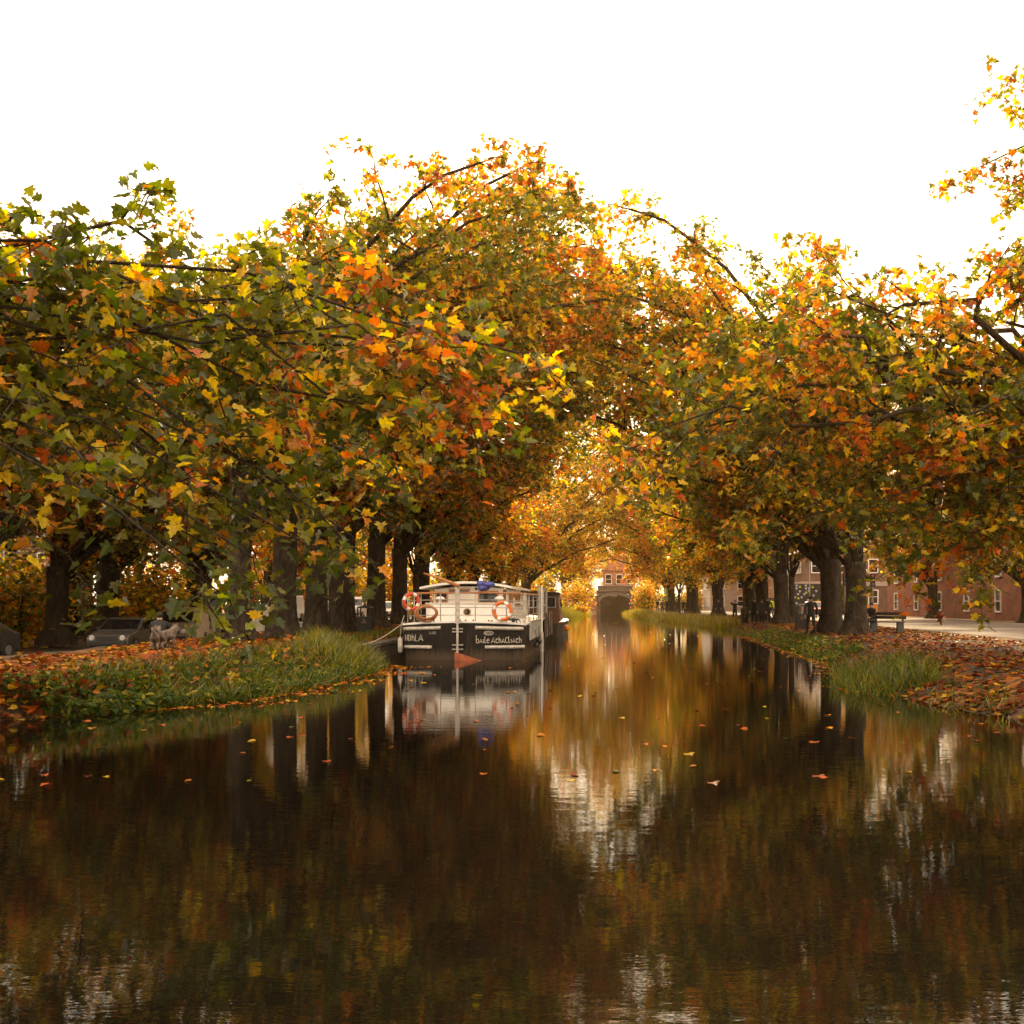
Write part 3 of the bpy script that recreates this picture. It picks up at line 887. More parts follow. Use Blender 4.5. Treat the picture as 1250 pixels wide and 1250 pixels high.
lp = bank_points(15000, -1, 17, 75, .3, 8.0, bias=1.5); lp[:, 2] += .04
litter('fallen_leaves', lp, .16, .3, .72)
lp = bank_points(19000, 1, 13, 110, .1, 7.5, bias=1.45); lp[:, 2] += .04
litter('fallen_leaves', lp, .15, .25, .6, (.02, .03, .04, .10, .2, .28, .33))
lp = bank_points(1700, -1, 17, 33, .7, 2.6); lp[:, 2] += rng.uniform(.1, .4, len(lp))
litter('fallen_leaves', lp, .13, .6, .6)
fl = []
for i in range(260):
    d = 11.0 + 90 * random.random() ** 1.8
    l, r = interp(XL, d), interp(XR, d)
    fl.append((random.uniform(l, r), d, .006))
for i in range(520):     # drifts along the left bank's waterline and the near right
    d = random.uniform(18.5, 33); fl.append((interp(XL, d) + abs(random.gauss(0, .38)) * (1 + math.sin(d * 2.3)) - .02, d, .008))
for i in range(380):
    d = random.uniform(22, 60); fl.append((interp(XR, d) - abs(random.gauss(0, .25)) + .02, d, .008))
litter('floating_leaves', np.array(fl), .11, .05)

# ------------------------------------------------------------------ the white and black barge
BO = Vector((-4.56, 34.67, 0))
def L(px, py, d):
    return at(px, py, d) - BO


def hull_w(z): return 1.93 + .07 * z
def stern_y(x, z):
    w = hull_w(z); return .50 * min(1, abs(x) / w) ** 2.8 + .05 * (1.2 - z)


def hull_ring(z, n=26):
    w = hull_w(z); pts = []
    for i in range(n + 1):
        x = -w + 2 * w * i / n
        pts.append((x, stern_y(x, z)))
    pts += [(w + .04, 4.5), (w + .05, 9), (w, 14), (w * .75, 17), (w * .3, 18.6), (0, 18.9), (-w * .3, 18.6), (-w * .75, 17), (-w, 14), (-w - .05, 9), (-w - .04, 4.5)]
    return pts


barge = tag(empty('canal_barge', BO), 'black hulled canal barge with white cabin moored stern-on at the left bank', 'barge')
mb = MB()
lv = [-.5, 0, .3, .6, .9, 1.13]
rings = [hull_ring(z) for z in lv]
n = len(rings[0])
vs = [(p[0], p[1], z + (.09 * (1 - (p[0] / 2) ** 2) if k == len(lv) - 1 else 0)) for k, (z, r) in enumerate(zip(lv, rings)) for p in r]
fs = [(k * n + i, k * n + (i + 1) % n, (k + 1) * n + (i + 1) % n, (k + 1) * n + i) for k in range(len(lv) - 1) for i in range(n)]
fs.append(tuple(range(n - 1, -1, -1)))
mb.add(vs, fs)
mb.build('hull', M['black_hull'], barge)
top = hull_ring(1.13)
dz = lambda x: 1.13 + .09 * (1 - (x / 2) ** 2)
mb = MB()
vs = [(p[0] * 1.012, p[1] - (.02 if p[1] < 1 else 0), dz(p[0])) for p in top] + [(p[0] * 1.012, p[1] - (.02 if p[1] < 1 else 0), dz(p[0]) + .06) for p in top]
mb.add(vs, [(i, (i + 1) % n, (i + 1) % n + n, i + n) for i in range(n)] + [tuple(range(n, 2 * n)), tuple(range(n - 1, -1, -1))])
mb.build('deck', M['white_paint'], barge)
# rub strakes: pale bars following the stern
for x0, x1, z in ((-1.97, -.70, 1.055), (.43, 1.95, 1.055), (-1.95, -1.0, .42), (.74, 1.99, .42)):
    mb = MB()
    pts = [(x0 + (x1 - x0) * i / 10, stern_y(x0 + (x1 - x0) * i / 10, z) - .035, z + (.02 - .06 * abs(x0 + (x1 - x0) * i / 10) / 2 if z > .9 else 0)) for i in range(11)]
    mb.tube(pts, .058, 8)
    mb.build('rub_strake', M['dirty_white'], barge, smooth=True)

# lettering drawn as strokes, painted on the stern
GL_ = {
    'b': [[(0, 1.5), (0, .15), (.12, 0), (.4, 0), (.55, .25), (.5, .6), (.3, .75), (0, .55)]],
    'a': [[(0, 0), (.3, .8), (.6, 0)], [(.02, .28), (.48, .22)]],
    'A': [[(0, 0), (.45, 1.05), (.8, 0)], [(.05, .35), (.62, .3)]],
    'i': [[(.1, .75), (.1, 0)]],
    'l': [[(.05, 1.25), (.05, .1), (.15, 0), (.32, .05)]],
    'e': [[(.05, .4), (.5, .5), (.42, .75), (.2, .78), (.03, .5), (.05, .15), (.25, 0), (.5, .1)]],
    't': [[(.5, .68), (.15, .7), (.03, .4), (.1, .05), (.3, 0), (.5, .1)], [(0, .75), (.55, .75)]],
    'h': [[(.05, 1.15), (.05, 0)], [(.05, .5), (.25, .75), (.45, .6), (.47, 0)]],
    'C': [[(.6, .95), (.3, 1.05), (.05, .75), (.02, .35), (.2, 0), (.55, .05)]],
    'L': [[(.05, 1.05), (.05, 0), (.5, 0)]],
    'H': [[(.05, 1.05), (.05, 0)], [(.5, 1.05), (.5, 0)], [(.05, .5), (.5, .5)]],
    'N': [[(.05, 0), (.05, 1.0), (.5, 0), (.5, 1.0)]],
    'D': [[(.05, 0), (.05, 1.0), (.35, .9), (.5, .5), (.35, .08), (.05, 0)]],
    'E': [[(.5, 1.0), (.05, 1.0), (.05, 0), (.5, 0)], [(.05, .52), (.4, .52)]],
    'O': [[(.28, 0), (.03, .3), (.03, .7), (.28, 1.0), (.53, .7), (.53, .3), (.28, 0)]],
    ' ': [],
}
ADV = {'i': .36, 'l': .50, ' ': .34, 'A': .95, 'a': .76, 'b': .72}


def lettering(text, x0, z0, h, width, r=.0105, parent=barge, name='lettering', mat=None):
    tot = sum(ADV.get(c, .68) for c in text); k = width / tot
    mb = MB(); x = x0
    for c in text:
        for st in GL_[c]:
            pts = []
            for u, v in st:
                X_, Z_ = x + u * k, z0 + v * h
                pts.append((X_, stern_y(X_, Z_) - .006, Z_))
            mb.tube(pts, r, 5)
        x += ADV.get(c, .68) * k
    return mb.build(name, mat or M['letter'], parent)


lettering('baile AthaCliath', .46, .56, .172, 1.46)
lettering('NDhLA', -1.94, .62, .20, .66)
mb = MB()
pts = [(.86 + .15 * math.cos(a) * (1.0), 0, .885 + .062 * math.sin(a)) for a in [i * math.pi / 8 for i in range(16)]]
mb.tube([(x, stern_y(x, z) - .008, z) for x, _, z in pts], .012, 5, closed=True)
mb.build('oval_plate', M['letter'], barge)
lettering('ECO', .755, .855, .06, .2, .008)
lettering('LDE', -1.07, .855, .075, .24, .009, mat=M['dirty_white'])

# rudder, its post and the long varnished tiller
mb = MB(); mb.prism([(-.21, .29), (.70, -.01), (.5, -.45), (-.21, -.45)], -.30, -.25)
mb.build('rudder', M['red_oxide'], barge, bevel=.008)
mb = MB()
mb.tube([(-.13, -.14, -.3), (-.13, -.14, 1.2)], .035, 10)
mb.box((-.13, -.14, 1.80), (.135, .12, 1.22))
mb.tube([(-.13, -.14, 2.40), (-.13, -.14, 2.50)], .05, 10)
post = mb.build('rudder_post', M['dirty_white'], barge, bevel=.01)
for z in (.36, .50, .93, 1.03):
    mb = MB(); mb.box((-.13, -.03, z), (.34 if z < .9 else .26, .2, .035)); mb.ball((-.28, -.13, z), .03, 8); mb.ball((.02, -.13, z), .03, 8)
    mb.build('hinge', M['steel'], post)
mb = MB()
mb.tube([(-.06, -.18, 2.40), (-.35, -.12, 2.53), (-.8, -.02, 2.69), (-1.26, .1, 2.84)], [.065, .062, .045, .026], 10)
mb.build('tiller', M['varnish'], barge, smooth=True)

# railing round the stern
def rail_path(z, x0=-1.86, side=10.5, inset=.10):
    pts = [(x0 - .02, 3.2, z), (x0, .75, z)]
    for i in range(19):
        x = x0 + (1.95 - x0) * i / 18
        pts.append((x, stern_y(x, 1.1) + inset, z + .03 * (1 - (x / 2) ** 2)))
    pts += [(1.98, 1.6, z), (2.0, 4, z - .0), (2.0, 7, z + .02), (1.98, side, z + .04)]
    return pts


mb = MB(); mb.tube(rail_path(2.17), .030, 8); tr_ = mb.build('top_rail', M['varnish'], barge, smooth=True)
for z in (1.94, 1.69, 1.44):
    mb = MB(); mb.tube(rail_path(z), .014, 6); mb.build('lower_rail', M['steel'], barge, smooth=True)
for x, y in [(x, stern_y(x, 1.1) + .1) for x in (-1.86, -1.62, -.72, .42, 1.42)] + [(-1.88, 1.8), (-1.88, 3.2)] + [(2.0, y) for y in (2.6, 5, 7.2, 9.4)]:
    mb = MB(); mb.tube([(x, y, 1.15), (x, y, 2.18)], .018, 6); mb.build('stanchion', M['steel'], barge, smooth=True)
mb = MB(); mb.box((1.98, .66, 1.63), (.085, .085, 1.14)); mb.build('corner_post', M['dirty_white'], barge, bevel=.01)

# low after house
mb = MB()
pl = [(-1.46, 1.75), (-1.30, 1.55), (0, 1.47), (1.22, 1.55), (1.38, 1.75), (1.38, 4.2), (-1.46, 4.2)]
mb.prism(pl, 1.15, 1.83, plane='XY')
ah = mb.build('after_house', M['white_paint'], barge, bevel=.03)
mb = MB(); mb.prism([(x * 1.02, y - (.03 if y < 2 else 0)) for x, y in pl], 1.832, 1.872, plane='XY'); mb.build('coaming', M['cream_paint'], ah, bevel=.012)
mb = MB(); mb.lathe([(.125, 0), (.125, .05), (.09, .055), (.09, 0)], (.0, 0, 0), 20, axis='Y')
p = mb.build('porthole', M['brass'], ah); p.location = (-.02, 1.43, 1.56)
mb = MB(); mb.lathe([(.085, 0), (.085, .02)], (0, -.012, 0), 20, axis='Y'); g = mb.build('pane', M['dark_glass'], p)
for x, z in ((-.40, 1.53), (.88, 1.58)):
    mb = MB(); mb.ball((x, 1.50, z), .05, 10, sc=(1, .8, 1)); mb.tube([(x, 1.5, z), (x + .08, 1.42, z + .02)], .015, 6); mb.build('deck_lamp', M['brass'], ah, smooth=True)
for x, y in ((-1.02, 2.0), (1.02, 2.0)):
    mb = MB(); mb.lathe([(.06, 0), (.06, .12), (.17, .13), (.15, .18), (.06, .22), (.0, .225)], (x, y, 1.87), 16); mb.build('mushroom_vent', M['white_paint'], ah, smooth=True)

# wheelhouse
mb = MB()
wx0, wx1, wy = -1.60, 1.12, 4.1
mb.prism([(wx0, 1.15), (wx1, 1.15), (wx1 - .03, 2.36), (wx1 * .3, 2.47), (wx0 * .4, 2.47), (wx0 + .03, 2.36)], wy, 10.5)
wh = mb.build('wheelhouse', M['cream_paint'], barge, bevel=.02)
def pane_on(parent, x0, x1, z0, z1, y, label=None):
    mb = MB(); t = .045
    for a in ((x0, x1, z0 - t, z0), (x0, x1, z1, z1 + t), (x0 - t, x0, z0 - t, z1 + t), (x1, x1 + t, z0 - t, z1 + t)):
        mb.box(((a[0] + a[1]) / 2, y - .012, (a[2] + a[3]) / 2), (a[1] - a[0], .05, a[3] - a[2]))
    w = mb.build('window', M['varnish'], parent)
    mb = MB(); mb.box(((x0 + x1) / 2, y - .001, (z0 + z1) / 2), (x1 - x0, .02, z1 - z0)); mb.build('pane', M['dark_glass'], w)
pane_on(wh, -1.46, -1.10, 1.92, 2.20, wy)
pane_on(wh, .10, .74, 1.90, 2.26, wy)
pane_on(wh, -.98, -.30, 2.26, 2.34, wy)
mb = MB(); mb.box((-.42, wy - .015, 1.98), (.9, .03, .52))
for k in range(5): mb.box((-.42, wy - .035, 1.78 + .1 * k), (.82, .015, .03))
mb.build('door', M['cream_paint'], wh)
mb = MB(); mb.box((1.02, wy - .02, 1.98), (.13, .05, .7)); mb.build('corner_frame', M['brown_wood'], wh)
mb = MB(); mb.lathe([(.05, 0), (.05, .06)], (0, 0, 0), 12, axis='Y'); o = mb.build('horn', M['black_iron'], wh); o.location = (-.02, wy - .07, 2.38)
for k in range(4):     # starboard side windows, seen from the canal
    y0 = 4.7 + 1.4 * k
    mb = MB(); X_ = wx1 + .004
    for a in ((y0, y0 + 1.0, 1.72, 1.77), (y0, y0 + 1.0, 2.2, 2.25), (y0, y0 + .05, 1.77, 2.2), (y0 + .95, y0 + 1.0, 1.77, 2.2)):
        mb.box((X_ - .02, (a[0] + a[1]) / 2, (a[2] + a[3]) / 2), (.05, a[1] - a[0], a[3] - a[2]))
    w = mb.build('window', M['varnish'], wh)
    mb = MB(); mb.box((X_ - .03, y0 + .5, 1.985), (.05, .9, .43)); mb.build('pane', M['dark_glass'], w)
mb = MB()
N = 20; th = .085
arc = [(-2.02 + 3.30 * i / N, 2.435 + .21 * (1 - ((i - N * .52) / (N * .52)) ** 2)) for i in range(N + 1)]
poly = arc + [(x, z - th) for x, z in arc[::-1]]
mb.prism(poly, wy - .42, 14.0)
mb.build('roof', M['white_paint'], barge, bevel=.012)
mb = MB(); mb.prism([(-1.5, 1.15), (1.1, 1.15), (1.06, 2.26), (-1.46, 2.26)], 10.52, 15.0); mb.build('fore_cabin', M['cream_paint'], barge, bevel=.02)
# fittings on the starboard side deck, white locker slats
mb = MB()
for k, (y, z) in enumerate(((1.5, 1.35), (1.5, 1.62), (1.5, 1.88))):
    mb.box((1.66, y + 1.2, z), (.4, .05, .05))
mb.box((1.47, 2.7, 1.6), (.05, .06, .9)); mb.box((1.85, 2.7, 1.6), (.05, .06, .9))
mb.build('deck_rack', M['dirty_white'], barge)
for x in (-1.6, 1.6):
    mb = MB(); mb.tube([(x, .85, 1.15), (x, .85, 1.36)], .06, 10); mb.tube([(x - .18, .85, 1.31), (x + .18, .85, 1.31)], .03, 8)
    mb.build('bollard', M['black_iron'], barge, smooth=True)
for x in (-1.05, -.95, -.08, .1, .35, .85, .95):
    mb = MB(); mb.box((x, stern_y(x, 1.1) + .13, dz(x) + .08), (.05, .05, .05)); mb.build('fairlead', M['rust_plate'], barge)


def torus(R_, r, n=28, m=10, mats=None, bands=0):
    mb = MB()
    pts = [(R_ * math.cos(2 * math.pi * i / n), 0, R_ * math.sin(2 * math.pi * i / n)) for i in range(n)]
    mb.tube(pts, r, m, closed=True)
    if bands:
        for k in range(len(mb.f)):
            seg = k // m
            if (seg + n // 8) % (n // 4) < bands: mb.mi[k] = 1
    return mb


for nm, px, py, d, rot, mt, lab, sx in (
        ('red', 502, 734.5, 34.85, .55, 'lifering_red', 'red and white life ring hung on the left corner of the barge rail', .95),
        ('orange', 613.5, 746, 34.62, -.12, 'lifering_orange', 'orange and white life ring on the right side of the barge rail', 1.05)):
    mb = torus(.265 * sx, .058, bands=2)
    o = mb.build('life_ring', [M[mt], M['white_paint']], smooth=True)
    o.location = at(px, py, d); o.rotation_euler = (.05, 0, rot); tag(o, lab, 'life ring')
    mb = torus(.335 * sx, .010, 28, 5); g = mb.build('grab_line', M['rope'], o, smooth=True)
# coil of orange hose on the rail
mb = MB(); rr = random.Random(2)
for k in range(5):
    cx, cz = rr.uniform(-.04, .04), rr.uniform(-.03, .03); ra = .32 + rr.uniform(-.05, .05); rb_ = .24 + rr.uniform(-.05, .03)
    mb.tube([(cx + ra * math.cos(a) * 1.05, .03 * k - .06, cz + rb_ * math.sin(a)) for a in [i * math.pi / 14 for i in range(28)]], .027, 7, closed=True)
o = mb.build('hose_coil', M['rope_orange'], smooth=True); o.location = at(520, 748.5, 34.66); tag(o, 'coiled orange brown hose hanging on the barge stern rail', 'hose coil')
# blue bundle lashed on the top rail
mb = MB(); rr = random.Random(9)
for k in range(9):
    mb.ball((rr.uniform(-.17, .17), rr.uniform(-.06, .06), rr.uniform(-.06, .10)), rr.uniform(.09, .13), 10, sc=(1.25, 1, .8), jit=.16, rnd=rr)
o = mb.build('tarpaulin_bundle', M['blue_cloth'], smooth=True); o.location = at(593, 715.8, 34.85); tag(o, 'crumpled blue tarpaulin bundle lying on the barge top rail', 'tarpaulin')
# white fender at the port quarter
mb = MB(); mb.lathe([(.03, -.25), (.075, -.21), (.08, 0), (.075, .2), (.03, .24), (.02, .27)], (0, 0, 0), 14); mb.tube([(0, 0, .26), (.03, .05, .7), (.1, .2, .98)], .012, 5)
o = mb.build('fender', M['dirty_white'], smooth=True); o.location = at(488.5, 787.5, 34.95); tag(o, 'long white fender hanging at the left corner of the barge hull', 'fender')
# mooring ropes
mb = MB()
a, b = at(494, 759, 34.9), Vector((-7.95, 32.6, .5)); mb.tube([a.lerp(b, t) - Vector((0, 0, .22 * math.sin(math.pi * t))) for t in [i / 10 for i in range(11)]], .018, 6)
tag(mb.build('mooring_rope', M['rope'], smooth=True), 'pale mooring rope from the barge left corner to the grassy bank', 'rope')
mb = MB()
a, b = at(630, 758, 35.0), at(652, 783, 38.0); mb.tube([a.lerp(b, t) - Vector((0, 0, .10 * math.sin(math.pi * t))) for t in [i / 10 for i in range(11)]], .022, 6)
a, b = at(634, 757, 35.2), at(660, 800, 38.5); mb.tube([a.lerp(b, t) - Vector((0, 0, .14 * math.sin(math.pi * t))) for t in [i / 10 for i in range(11)]], .014, 6)
tag(mb.build('mooring_rope', M['dark_wood'], smooth=True), 'dark slack ropes hanging from the barge right corner', 'rope')
# black round fenders
for px, py, d, lab in ((651, 787.5, 38.2, 'lower black ball fender beside the barge right side'), (655.5, 783, 40, 'upper black ball fender beside the barge right side')):
    mb = MB(); mb.ball((0, 0, 0), .10, 12); mb.tube([(0, 0, .08), (-.02, 0, .55)], .012, 5)
    o = mb.build('ball_fender', M['black_iron'], smooth=True); o.location = at(px, py, d); o.location.x = -2.36; tag(o, lab, 'fender')
# slatted boarding gate hung outside the starboard rail
gate = tag(empty('boarding_gate', (-2.44, 36.2, 0)), 'slatted metal gate hung along the barge right side', 'gate')
mb = MB()
for z in (1.22, .62): mb.bar((0, 0, z), (0, 6.0, z), .04, .05)
for y in (-.02, 6.02): mb.bar((0, y, .6), (0, y, 1.24), .05, .05)
gate_f = mb.build('gate_frame', M['steel'], gate)
for k in range(13):
    mb = MB(); mb.bar((0, .49 * k, .64), (0, .49 * k, 1.2), .03, .07); mb.build('gate_bar', M['dirty_white'], gate)
# tall white tubular frame
fr = tag(empty('tube_frame', (-2.56, 43.2, 0)), 'tall white open frame standing on the barge right side deck', 'frame')
for y in (0, 3.0, 5.6):
    mb = MB(); mb.tube([(0, y, 1.15), (0, y, 2.52)], .05, 8); mb.build('upright', M['dirty_white'], fr)
for z in (1.75, 2.5):
    mb = MB(); mb.tube([(0, 0, z), (0, 5.6, z)], .035, 8); mb.build('cross_bar', M['dirty_white'], fr)
# flat rusted gangplank folded up along the side
gp = tag(empty('gangplank', (-2.40, 45.0, 0)), 'rusted flat gangplank folded upright against the barge right side', 'gangplank')
mb = MB(); mb.box((0, 3.0, .92), (.05, 6.2, 1.05)); mb.build('plate', M['rust_plate'], gp, bevel=.01)
mb = MB()
for y in (0, 2, 4, 6): mb.bar((.04, y, .4), (.04, y, 1.46), .04, .05)
mb.bar((.045, .2, 1.3), (.045, 3.6, .5), .02, .03)
mb.build('brace', M['dark_wood'], gp)
# white mooring pole standing in the water
po = tag(empty('mooring_pole', (-2.36, 41.6, 0)), 'white capped mooring pole in the water beside the barge', 'pole')
mb = MB(); mb.tube([(0, 0, -.8), (0, 0, .72)], .075, 12); mb.build('sleeve', M['dirty_white'], po)
mb = MB(); mb.tube([(0, 0, .70), (0, 0, 2.5)], .035, 10); mb.build('shaft', M['white_paint'], po)

# ------------------------------------------------------------------ the brown wheelhouse boat behind
b2 = tag(empty('wooden_boat', (-3.7, 59.5, 0)), 'brown boat with a timber wheelhouse moored ahead of the white barge', 'boat')
mb = MB()
pl = [(-1.45, 0), (-1.2, -.35), (1.2, -.35), (1.5, 0), (1.6, 6), (1.3, 11), (0, 13.5), (-1.3, 11), (-1.55, 6)]
mb.prism(pl, -.4, .72, plane='XY'); mb.build('hull', M['dark_wood'], b2, bevel=.04)
mb = MB(); mb.prism([(x * 1.03, y * 1.01 - .02) for x, y in pl], .72, .82, plane='XY'); mb.build('gunwale', M['brown_wood'], b2)
mb = MB(); mb.prism([(-1.2, .82), (1.35, .82), (1.2, 2.35), (-1.1, 2.35)], .5, 4.0); w2 = mb.build('wheelhouse', M['brown_wood'], b2, bevel=.03)
mb = MB(); mb.prism([(-1.35, 2.35), (1.4, 2.35), (1.25, 2.46), (0, 2.52), (-1.25, 2.46)], .2, 4.3); mb.build('roof', M['dark_wood'], b2, bevel=.02)
for x0, x1 in ((-1.0, -.45), (-.25, .35), (.55, 1.1)):
    mb = MB(); mb.box(((x0 + x1) / 2, .485, 1.9), (x1 - x0, .05, .62)); w = mb.build('window', M['dirty_white'], w2)
    mb = MB(); mb.box(((x0 + x1) / 2, .455, 1.9), (x1 - x0 - .1, .05, .52)); mb.build('pane', M['dark_glass'], w)
for y in (1.0, 2.4):
    mb = MB(); mb.box((1.27, y + .5, 1.85), (.05, .95, .62), rot=Matrix.Rotation(-.098, 3, 'Y')); w = mb.build('window', M['dirty_white'], w2)
    mb = MB(); mb.box((1.295, y + .5, 1.85), (.05, .8, .5), rot=Matrix.Rotation(-.098, 3, 'Y')); mb.build('pane', M['dark_glass'], w)
mb = MB(); mb.prism([(-1.1, .82), (1.2, .82), (1.1, 1.4), (-1.0, 1.4)], 4.02, 9.5); mb.build('fore_cabin', M['brown_wood'], b2, bevel=.03)
mb = MB(); mb.lathe([(.10, -.16), (.16, -.08), (.16, .08), (.1, .16)], (1.70, .4, .45), 12); mb.build('fender', M['sign_orange'], b2, smooth=True)

# stone quay where the barge lies
q = tag(empty('stone_quay', (-7.75, 33.4, 0)), 'low dark stone quay edge between the grass bank and the barge', 'quay')
mb = MB(); mb.box((0.05, 21, -.1), (.5, 42.4, 1.0)); mb.build('quay_wall', M['stone'], q)
mb = MB()
for k in range(20):
    mb.box((-.02, 1.05 + 2.12 * k, .47), (.72, 2.09, .14))
mb.build('coping', M['stone'], q, bevel=.02)

# ------------------------------------------------------------------ canal bridge
br = tag(empty('canal_bridge', (2.4, 195, 0)), 'humped stone canal bridge with brick abutments, closing the canal view', 'bridge')
N = 18; hs = 2.75; rise = 1.15; sp = 2.05
arch = [(hs * math.cos(math.pi * i / N), sp + rise * math.sin(math.pi * i / N)) for i in range(N + 1)]   # right to left
def top_z(x): return 4.15 - .028 * x * x * .5
vs, fs = [], []
outer = [( (hs + 3.4) * math.cos(math.pi * i / N), 0) for i in range(N + 1)]
mb = MB()
for y0, y1 in ((0, 7.5),):
    fr_, bk = [], []
    for (x, z) in arch:
        fr_.append((x, y0, z)); bk.append((x, y1, z))
    tp = [(x, y0, top_z(x)) for x, z in arch]; tb = [(x, y1, top_z(x)) for x, z in arch]
    base = len(mb.v)
    mb.add(fr_ + tp + bk + tb, [(i, i + 1, N + 1 + i + 1, N + 1 + i) for i in range(N)]
           + [(2 * (N + 1) + i + 1, 2 * (N + 1) + i, 3 * (N + 1) + i, 3 * (N + 1) + i + 1) for i in range(N)]
           + [(i + 1, i, 2 * (N + 1) + i, 2 * (N + 1) + i + 1) for i in range(N)]
           + [(N + 1 + i, N + 2 + i, 3 * (N + 1) + i + 1, 3 * (N + 1) + i) for i in range(N)])
    for s in (-1, 1):
        mb.box((s * (hs + .35), 3.75, 1.65), (.70, 7.5, 4.9))
mb.build('span', M['bridge_stone'], br)
mb = MB()
for i in range(N):
    a0, a1 = math.pi * (i + .04) / N, math.pi * (i + .96) / N
    def ap(a, k): return ((hs + k) * math.cos(a), sp + (rise + k) * math.sin(a))
    poly = [ap(a0, .0), ap(a0, .48), ap(a1, .48), ap(a1, .0)]
    mb.prism(poly, -.16, .04)
mb.build('arch_ring', M['stone'], br)
mb = MB()
pts = [(x, 0, top_z(x) + .0) for x in [-3.2 + 6.4 * i / 12 for i in range(13)]]
for a, b in zip(pts[:-1], pts[1:]):
    mb.bar((a[0], -.05, a[2] - .05), (b[0], -.05, b[2] - .05), .3, .22)
mb.build('string_course', M['stone'], br)
mb = MB()
for a, b in zip(pts[:-1], pts[1:]):
    mb.bar((a[0], .15, a[2] + .45), (b[0], .15, b[2] + .45), .4, .8)
mb.build('parapet', M['bridge_stone'], br)
mb = MB()
for a, b in zip(pts[:-1], pts[1:]): mb.bar((a[0], 7.3, a[2] + .45), (b[0], 7.3, b[2] + .45), .4, .8)
mb.build('parapet', M['bridge_stone'], br)
mb = MB()
for a, b in zip(pts[:-1], pts[1:]): mb.bar((a[0], .15, a[2] + .9), (b[0], .15, b[2] + .9), .52, .12)
mb.build('coping', M['render_pale'], br)
for s in (-1, 1):
    mb = MB(); mb.box((s * 4.35, 2.5, 1.35), (2.0, 5.6, 3.3)); mb.box((s * 5.9, 3.5, 1.0), (1.4, 3.6, 2.6))
    mb.build('abutment', M['brick_red'], br, bevel=.04)
    mb = MB(); mb.box((s * 4.35, 2.5, 3.06), (2.2, 5.8, .16)); mb.build('abutment_cap', M['stone'], br)
mb = MB(); mb.box((-5.2, -1.2, .22), (3.4, 1.2, .12)); mb.build('landing_ledge', M['render_pale'], br)
lg = tag(empty('arch_dark_screen', (2.4, 205.2, 0)), 'dark timber screen added behind the bridge arch to darken its opening', 'lock gate')  # dark screen added so the arch opening reads as deep shade
mb = MB(); mb.box((0, 0, 1.2), (6.6, .3, 3.6)); mb.build('dark_panel', M['dark_wood'], lg)
mb = MB(); mb.box((0, -.2, 2.95), (6.9, .3, .28)); mb.build('dark_panel_beam', M['dark_wood'], lg)
# the road over it, with its approach embankments
mb = MB()
mb.prism([(-60, .4), (-6.7, .4), (-6.7, 3.2), (-14, 2.6), (-30, .9), (-60, .6)], 197.0, 202.5)
mb.prism([(60, .4), (11.6, .4), (11.6, 3.2), (19, 2.6), (35, .9), (60, .6)], 197.0, 202.5)
o = mb.build('bridge_approach_road', M['asphalt']); o['kind'] = 'structure'

